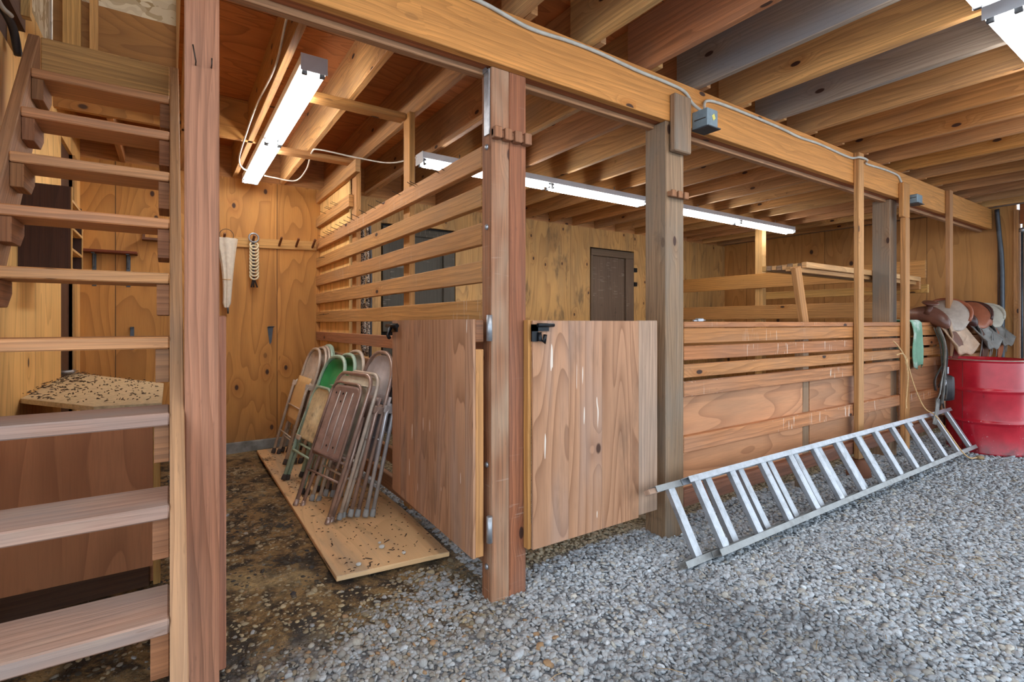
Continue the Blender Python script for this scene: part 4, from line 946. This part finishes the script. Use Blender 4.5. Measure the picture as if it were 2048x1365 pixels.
# ------------------------------------------------------------------ saddles (local x forward to the horn, z=0 on the rail)
def saddle(label, seatm, forkm, skirtm, loc, rot, sc=1.0, rim=None, tucked=False):
    t = thing('saddle', label, 'saddle', (0, 0, 0), 'saddles on the fence rail')
    sm = lambda a, b, x: (lambda q: q*q*(3-2*q))(max(0, min(1, (x-a)/(b-a))))
    def skirt(u, v):
        x = -.30+u*.50; s = (v-.5)*2
        drop = .245+.02*math.sin(u*9)-.10*abs(2*u-1)**2.5
        ang = abs(s); sg = 1 if s > 0 else -1
        if ang < .35: y = sg*ang/.35*.09; z = .075-.02*(ang/.35)**2
        else:
            q = (ang-.35)/.65; y = sg*(.09+.185*q**.8); z = .055-drop*q-.01*math.sin(q*3.1)
        return (x*(1-.12*max(0, abs(s)-.6)), y, z)
    MB().grid(skirt, 21, 27).build('skirt', M[skirtm], t, 0, .012)
    def seat(u, v):
        x = -.27+u*.43; s = (v-.5)*2
        w = .185-.11*sm(.35, 1, u)+.0*u; top = .105+.145*sm(.5, 0, u)**1.2+.035*sm(.75, 1, u)
        w *= math.sqrt(max(.0, 1-(max(0, .22-u)/.225)**2))
        z = top-.085*abs(s)**2.2*(1+.3*u)+.02*abs(s)*sm(.4, 0, u)
        return (x, w*s, z)
    MB().grid(seat, 22, 17).build('seat', M[seatm], t, 0, .016)
    c_ = MB(); pts = []
    for k in range(17):
        s = -1+k/8; pts.append((-.27+.10*abs(s)**2.2, .185*math.sin(s*1.5), .248-.15*abs(s)**2.3))
    c_.tube(pts, [.012+.008*math.cos((-1+k/8)*1.5) for k in range(17)], 10).build('cantle_rim', M[rim or forkm], t)
    f_ = MB()
    def fork(u, v):
        th = u*math.pi; ph = v*2*math.pi
        y = .175*math.cos(th); r_ = math.sin(th)**.62
        return (.165+.062*r_*math.cos(ph)+.018*abs(math.cos(th)), y, .115+.075*r_*math.sin(ph)-.06*abs(math.cos(th))**1.6)
    f_.grid(fork, 19, 18, True, True).build('fork', M[forkm], t)
    hn = Matrix.Translation((.195, 0, .125)) @ Matrix.Rotation(R(14), 4, 'Y')
    MB().lathe([(.042, 0), (.03, .03), (.024, .06), (.026, .075), (.055, .088), (.062, .094), (.058, .102), (.03, .107), (.001, .109)], (0, 0, 0), 20, hn).build('horn', M[forkm], t)
    for sg in (-1, 1):
        def fender(u, v): 
            w = .055+.045*max(0, math.sin(min(1, u*1.25)*3.1415))**.8
            return (.05-.02*u+(v-.5)*2*w, sg*(.165+.085*math.sin(min(1, u*1.6)*1.57)-.02*u), .0-(.25 if tucked and sg > 0 else .40)*u)
        fd = MB().grid(fender, 14, 9).build('fender', M[forkm], t, 0, .006)
        def jockey(u, v):
            a_ = v*math.pi; return (.02+.15*math.cos(a_)*(.4+.6*u), sg*(.10+.115*u), .075-.10*u**1.5-.10*u*math.sin(a_))
        MB().grid(jockey, 8, 15).build('seat_jockey', M[skirtm], t, 0, .006)
        if tucked and sg > 0: continue
        P = [(.03+.062*math.cos(q), sg*.235, -.50+.075*math.sin(q)) for q in [R(60+k*15) for k in range(21)]]
        MB().tube([(.03, sg*.245, -.40), (.03, sg*.24, -.435)], .016, 6, False, True, .35).build('stirrup_leather', M['strap'], t)
        MB().tube(P, .024, 6, True, True, .25, (0, 1, 0)).build('stirrup', M['strap'], t)
        for dx, L_ in ((-.16, .34), (.15, .30), (-.21, .26)):
            MB().tube(bez([(dx, sg*.19, .01), (dx+.01, sg*.225, -.08), (dx-.015, sg*.23, -L_)], 5), .011, 6, False, True, .3, (1, 0, 0)).build('tie_strap', M['strap_grey'], t)
    t.location = loc; t.rotation_euler = rot; t.scale = (sc,)*3
    return t
ZR = 1.182
saddle('nearest saddle, tan with a pale suede seat and brown fork, on the fence rail', 'suede', 'leather_brown', 'leather_tan', (6.27, 1.86, ZR-.045), (R(-15), 0, R(177)), 1.08, 'leather_rust', True)
saddle('middle saddle, dark brown leather, on the fence rail behind the tan one', 'leather_rust', 'leather_dark', 'strap_grey', (7.06, 1.86, ZR-.045), (R(-9), 0, R(180)), 1.05)
saddle('farthest saddle with pale seat and rust fork next to the conduit pipe', 'suede_pale', 'leather_rust', 'strap_grey', (7.62, 1.87, ZR-.045), (R(-6), 0, R(180)), 1.02, 'suede_pale')
def blanket(label, x0, x1, zdrop, m):
    def f(u, v):
        s = (v-.5)*2; a_ = abs(s); sg = 1 if s > 0 else -1; x = x0+u*(x1-x0)
        if a_ < .3: return (x, 1.885+sg*a_/.3*.085, 1.195+.004*math.sin(x*40))
        q = (a_-.3)/.7
        return (x+.02*math.sin(q*7+u*3), 1.885+sg*(.085+.018*min(1, q*4)+.012*math.sin(u*11)*q), 1.195-zdrop*q-.02*math.sin(u*7)*q)
    mb = MB().grid(f, 14, 25); mb.origin = Vector(((x0+x1)/2, 1.88, 1.19))
    return tag(mb.build('saddle_blanket', m, None, 0, .008), label, 'blanket', 'saddle blankets')
blanket('green and white saddle blanket draped over the rail under the tan saddle', 5.52, 5.76, .42, M['cloth_green'])
# bridle bundle hanging by the drum
br = thing('bridle', 'bundle of black bridle straps hanging below the nearest saddle by the drum', 'bridle', (5.60, 1.66, .9))
for k in range(11):
    x = 5.57+random.uniform(-.02, .05); y = 1.60+random.uniform(-.02, .03)
    zz = random.uniform(.40, .66)
    x2 = 5.52+random.uniform(-.10, .10)
    MB().tube(bez([(x+.10, y+.06, 1.13), (x+.03, y, 1.0), (x+random.uniform(-.03, .02), y-.02, .85), (x2, y-.02+random.uniform(-.02, .02), zz+.1), (x2+random.uniform(-.03, .03), y-.01, zz)], 6), random.choice([.012, .016, .022]), 6, False, True, .3, (random.uniform(.2, 1), .4, 0)).build('strap', M['strap' if k % 3 else 'strap_grey'], br)
MB().tube([(5.70+.05*math.cos(q), 1.585+.02*math.cos(q), .60+.11*math.sin(q)) for q in [k*.3 for k in range(21)]], .04, 6, True, True, .12, (0, 1, 0)).build('stirrup_strap', M['strap'], br)
MB().tube(bez([(5.50, 1.60, .52), (5.48, 1.60, .42), (5.45, 1.61, .30)], 6), .045, 6, False, True, .2, (1, 0, 0)).build('wide_strap', M['strap_grey'], br)
MB().tube([(5.54+.03*math.cos(k*.35), 1.565, .66+.022*math.sin(k*.35)) for k in range(18)], .006, 6, True).build('buckle', M['galv'], br)
MB().box(5.60, 5.63, 1.56, 1.566, .73, .79, 2).build('buckle_plate', M['galv'], br, .002)
# tan rope
rt_ = thing('tan_rope', 'knotted tan rope hanging from the fence over the ladder to the gravel', 'rope', (5.3, 1.7, .8))
MB().tube(bez([(5.06, 1.772, 1.02), (5.12, 1.765, .985), (5.2, 1.755, .92), (5.27, 1.75, .84), (5.31, 1.745, .78), (5.36, 1.72, .62), (5.42, 1.67, .44), (5.44, 1.60, .38), (5.46, 1.52, .25), (5.52, 1.45, .10), (5.62, 1.42, .03), (5.73, 1.40, .02)], 8), .0052, 8).build('rope', M['rope_tan'], rt_)
MB().tube(bez([(5.27, 1.75, .84), (5.275, 1.74, .7), (5.25, 1.745, .5), (5.245, 1.742, .44)], 6), [.005]*18+[.009], 8).build('tail', M['rope_tan'], rt_)
MB().tube(bez([(5.12, 1.772, .90), (5.2, 1.755, .91), (5.27, 1.745, .86)], 6), .006, 8).build('loop', M['rope_tan'], rt_)
MB().lathe([(.001, -.03), (.010, -.026), (.013, 0), (.010, .026), (.001, .03)], (5.268, 1.75, .84), 12).build('knot', M['rope_tan'], rt_)
MB().tube([(5.73, 1.40, .022), (5.80, 1.385, .012)], [.012, .02], 8).build('frayed_end', M['straw'], rt_)
# small clip on the fence cap
tag(at(MB().box(2.56, 2.61, 1.86, 1.885, 1.1792, 1.199, 0).tube([(2.60, 1.872, 1.19), (2.64, 1.872, 1.188)], .006, 6).box(2.53, 2.56, 1.866, 1.88, 1.1792, 1.191, 0), (2.58, 1.87, 1.18)).build('metal_clip', M['galv'], None, .004), 'small shiny metal clip lying on the fence cap by the grey post', 'clip')
# pale planks of a corrugated look behind the lower slats are part of the stall floor: bedding boards
# ------------------------------------------------------------------ gravel
def icosphere(sub):
    bm = bmesh.new(); bmesh.ops.create_icosphere(bm, subdivisions=sub, radius=1)
    v = np.array([q.co[:] for q in bm.verts]); f = np.array([[w.index for w in q.verts] for q in bm.faces]); bm.free()
    return v, f
def stones(name, P, S, tone, sub, smooth):
    v, f = icosphere(sub); n = len(P); k = len(v)
    a = RNG.random((n, 3))*2*np.pi
    ca, sa = np.cos(a[:, 0]), np.sin(a[:, 0]); tx = RNG.normal(0, .35, n); ty = RNG.normal(0, .35, n)
    jit = 1+RNG.normal(0, .13 if sub == 1 else .09, (n, k, 1))
    loc = v[None]*jit*S[:, None, :]
    x, y, z = loc[..., 0], loc[..., 1], loc[..., 2]
    z2 = z*np.cos(tx)[:, None]+y*np.sin(tx)[:, None]; y2 = y*np.cos(tx)[:, None]-z*np.sin(tx)[:, None]
    z3 = z2*np.cos(ty)[:, None]+x*np.sin(ty)[:, None]; x3 = x*np.cos(ty)[:, None]-z2*np.sin(ty)[:, None]
    X = x3*ca[:, None]-y2*sa[:, None]+P[:, None, 0]; Y = x3*sa[:, None]+y2*ca[:, None]+P[:, None, 1]; Z = z3+P[:, None, 2]
    co = np.stack([X, Y, Z], -1).reshape(-1, 3).astype(np.float32)
    F = (f[None]+(np.arange(n)*k)[:, None, None]).reshape(-1, 3).astype(np.int32)
    me = bpy.data.meshes.new(name)
    me.vertices.add(len(co)); me.vertices.foreach_set('co', co.ravel())
    me.loops.add(F.size); me.loops.foreach_set('vertex_index', F.ravel())
    me.polygons.add(len(F)); me.polygons.foreach_set('loop_start', np.arange(0, F.size, 3, dtype=np.int32)); me.polygons.foreach_set('loop_total', np.full(len(F), 3, dtype=np.int32))
    me.polygons.foreach_set('use_smooth', np.full(len(F), smooth))
    at_ = me.attributes.new('tone', 'FLOAT_COLOR', 'POINT')
    cc = np.concatenate([np.repeat(tone, k, axis=0), np.ones((n*k, 1))], 1).astype(np.float32)
    at_.data.foreach_set('color', cc.ravel())
    me.materials.append(M['gravel']); me.update(calc_edges=True)
    o = bpy.data.objects.new(name, me); COL.objects.link(o); return o
def vnoise(x, y, s, seed):
    r = np.random.default_rng(seed); g = r.random((64, 64))
    X, Y = x*s+100, y*s+100; i, j = np.floor(X).astype(int), np.floor(Y).astype(int); u, w = X-i, Y-j
    u = u*u*(3-2*u); w = w*w*(3-2*w); G = lambda a, b: g[a % 64, b % 64]
    return (G(i, j)*(1-u)+G(i+1, j)*u)*(1-w)+(G(i, j+1)*(1-u)+G(i+1, j+1)*u)*w
FW = np.array([.5576, .8301]); RT = np.array([.8301, -.5576])
def scatter(dmin, dmax, dens, seed):
    r = np.random.default_rng(seed)
    n = int((8.6)*(5.2)*dens)
    x = r.uniform(-.6, 8.0, n); y = r.uniform(-.4, 4.8, n)
    d = x*FW[0]+y*FW[1]; l = x*RT[0]+y*RT[1]
    ok = (d > dmin) & (d < dmax) & (l > -1.12*d-.3) & (l < 1.1*d+.6)
    edge = vnoise(x, y, 1.9, 3)*.5+vnoise(x, y, 5, 4)*.25-.37
    inbay = (x < 1.2); dirt = np.clip((y+edge*1.5-1.60)/.45, 0, 1)*inbay
    stall = (x > 1.3) & (y > 2.0)
    keep = r.random(n) > np.where(inbay, dirt**.6*.62, 0)
    keep &= ~(stall & (r.random(n) > .4)) & ~(stall & (y > 4.0))
    ok &= keep & ~((x > .6) & (x < 1.22) & (y > 2.3) & (y < 5.1)) & ~((x < -.06) & (y > 2.75))
    return x[ok], y[ok], dirt[ok], stall[ok], r
def make(name, dmin, dmax, dens, seed, sub, smooth, size):
    x, y, dirt, stall, r = scatter(dmin, dmax, dens, seed); n = len(x)
    s = size*np.exp(r.normal(0, .30, n)); s *= np.where((dirt > .5), r.uniform(.45, 1.15, n), 1)
    S = np.stack([s*r.uniform(.8, 1.3, n), s*r.uniform(.75, 1.1, n), s*r.uniform(.35, .58, n)], 1)
    z = np.array([gh(a, b) for a, b in zip(x, y)])+r.uniform(-.001, .006, n)-dirt*.006
    z = np.minimum(z, .012)
    base = r.normal(.0, .085, n)[:, None]
    col = np.array([.42, .455, .49])[None]*(1+base*1.5)
    tan = (r.random(n) < .12+.35*dirt)[:, None]
    col = np.where(tan, col*np.array([1.04, .93, .78]), col)
    pale = (r.random(n) < .06)[:, None]; col = np.where(pale, col*1.35, col)
    dk = (r.random(n) < .10)[:, None]; col = np.where(dk, col*.6, col)
    soil = vnoise(x, y, 1.1, 8)*.6+vnoise(x, y, 3.3, 9)*.4
    col *= (1-.42*np.clip((soil-.62)/.14, 0, 1))[:, None]
    mix_ = np.clip(dirt*1.3+np.clip((1.6-x)/.8, 0, 1)*np.clip((y-1.0)/.5, 0, 1)*.75, 0, 1)[:, None]*r.uniform(.3, 1, n)[:, None]
    col = col*(1-mix_)+np.array([.20, .15, .085])*mix_*(1+base)
    mot = vnoise(x, y, 4.5, 12)*.5+vnoise(x, y, 11, 13)*.5; mot = np.clip((mot-.38)/.22, 0, 1)[:, None]
    clod = np.array([.045, .033, .02])*(1-mot)+np.array([.36, .28, .16])*mot
    isclod = (r.random(n) < dirt*1.05-.1)[:, None]
    col = np.where(isclod, clod*(1+base*2), col)
    orange = (r.random(n) < .05)[:, None]*(mix_ > .2); col = np.where(orange, np.array([.32, .19, .09]), col)
    col = np.where(stall[:, None], np.array([.36, .30, .20])*(1+base), col)
    return tag(stones(name, np.stack([x, y, z], 1), S, np.clip(col, .02, .8), sub, smooth), {1: 'grey gravel farther along the fence and under the ladder', 2: 'grey gravel in front of the posts and gates'}[sub], 'gravel', None, 'stuff')
make('near_gravel', 1.0, 3.0, 6200, 21, 2, True, .0088)
make('far_gravel', 2.9, 9.0, 3600, 22, 1, True, .0108)
sw = MB()
for i in range(170):
    x = random.uniform(.3, 5.5); y = random.uniform(.3, 1.5)
    if i > 120: x, y = random.gauss(2.9, .25), random.gauss(.95, .12)
    a = random.random()*6.28; l = random.uniform(.012, .05); z = gh(x, y)+.022
    sw.tube([(x-l*math.cos(a), y-l*math.sin(a), z), (x, y, z+.004), (x+l*math.cos(a), y+l*math.sin(a), z-.002)], .0013, 4)
tag(at(sw, (2.8, .9, .02)).build('straw', M['straw']), 'loose straw scattered over the gravel', 'straw', None, 'stuff')

# ------------------------------------------------------------------ light, camera, colour
w = bpy.data.worlds.new('World'); SC.world = w; w.use_nodes = True
bg = w.node_tree.nodes['Background']; bg.inputs[0].default_value = (.78, .89, 1.0, 1); bg.inputs[1].default_value = 3.1
cam = bpy.data.cameras.new('camera'); co = bpy.data.objects.new('camera', cam); COL.objects.link(co)
co.location = (0, 0, 1.17); co.rotation_euler = (R(90), 0, -math.atan2(.55760121, .83010896))
cam.sensor_width = 36; cam.lens = 17.912; cam.shift_y = -(682.5-647)/2048; cam.clip_start = .05
SC.camera = co
M['tube'].node_tree.nodes['Principled BSDF'].inputs['Emission Strength'].default_value = 29
SC.view_settings.view_transform = 'Standard'; SC.view_settings.look = 'None'; SC.view_settings.gamma = 1.0
SC.view_settings.use_curve_mapping = False
SC.view_settings.exposure = 0.0
SC.cycles.use_denoising = True
SC.cycles.max_bounces = 10; SC.cycles.diffuse_bounces = 6
SC.cycles.sample_clamp_indirect = 6
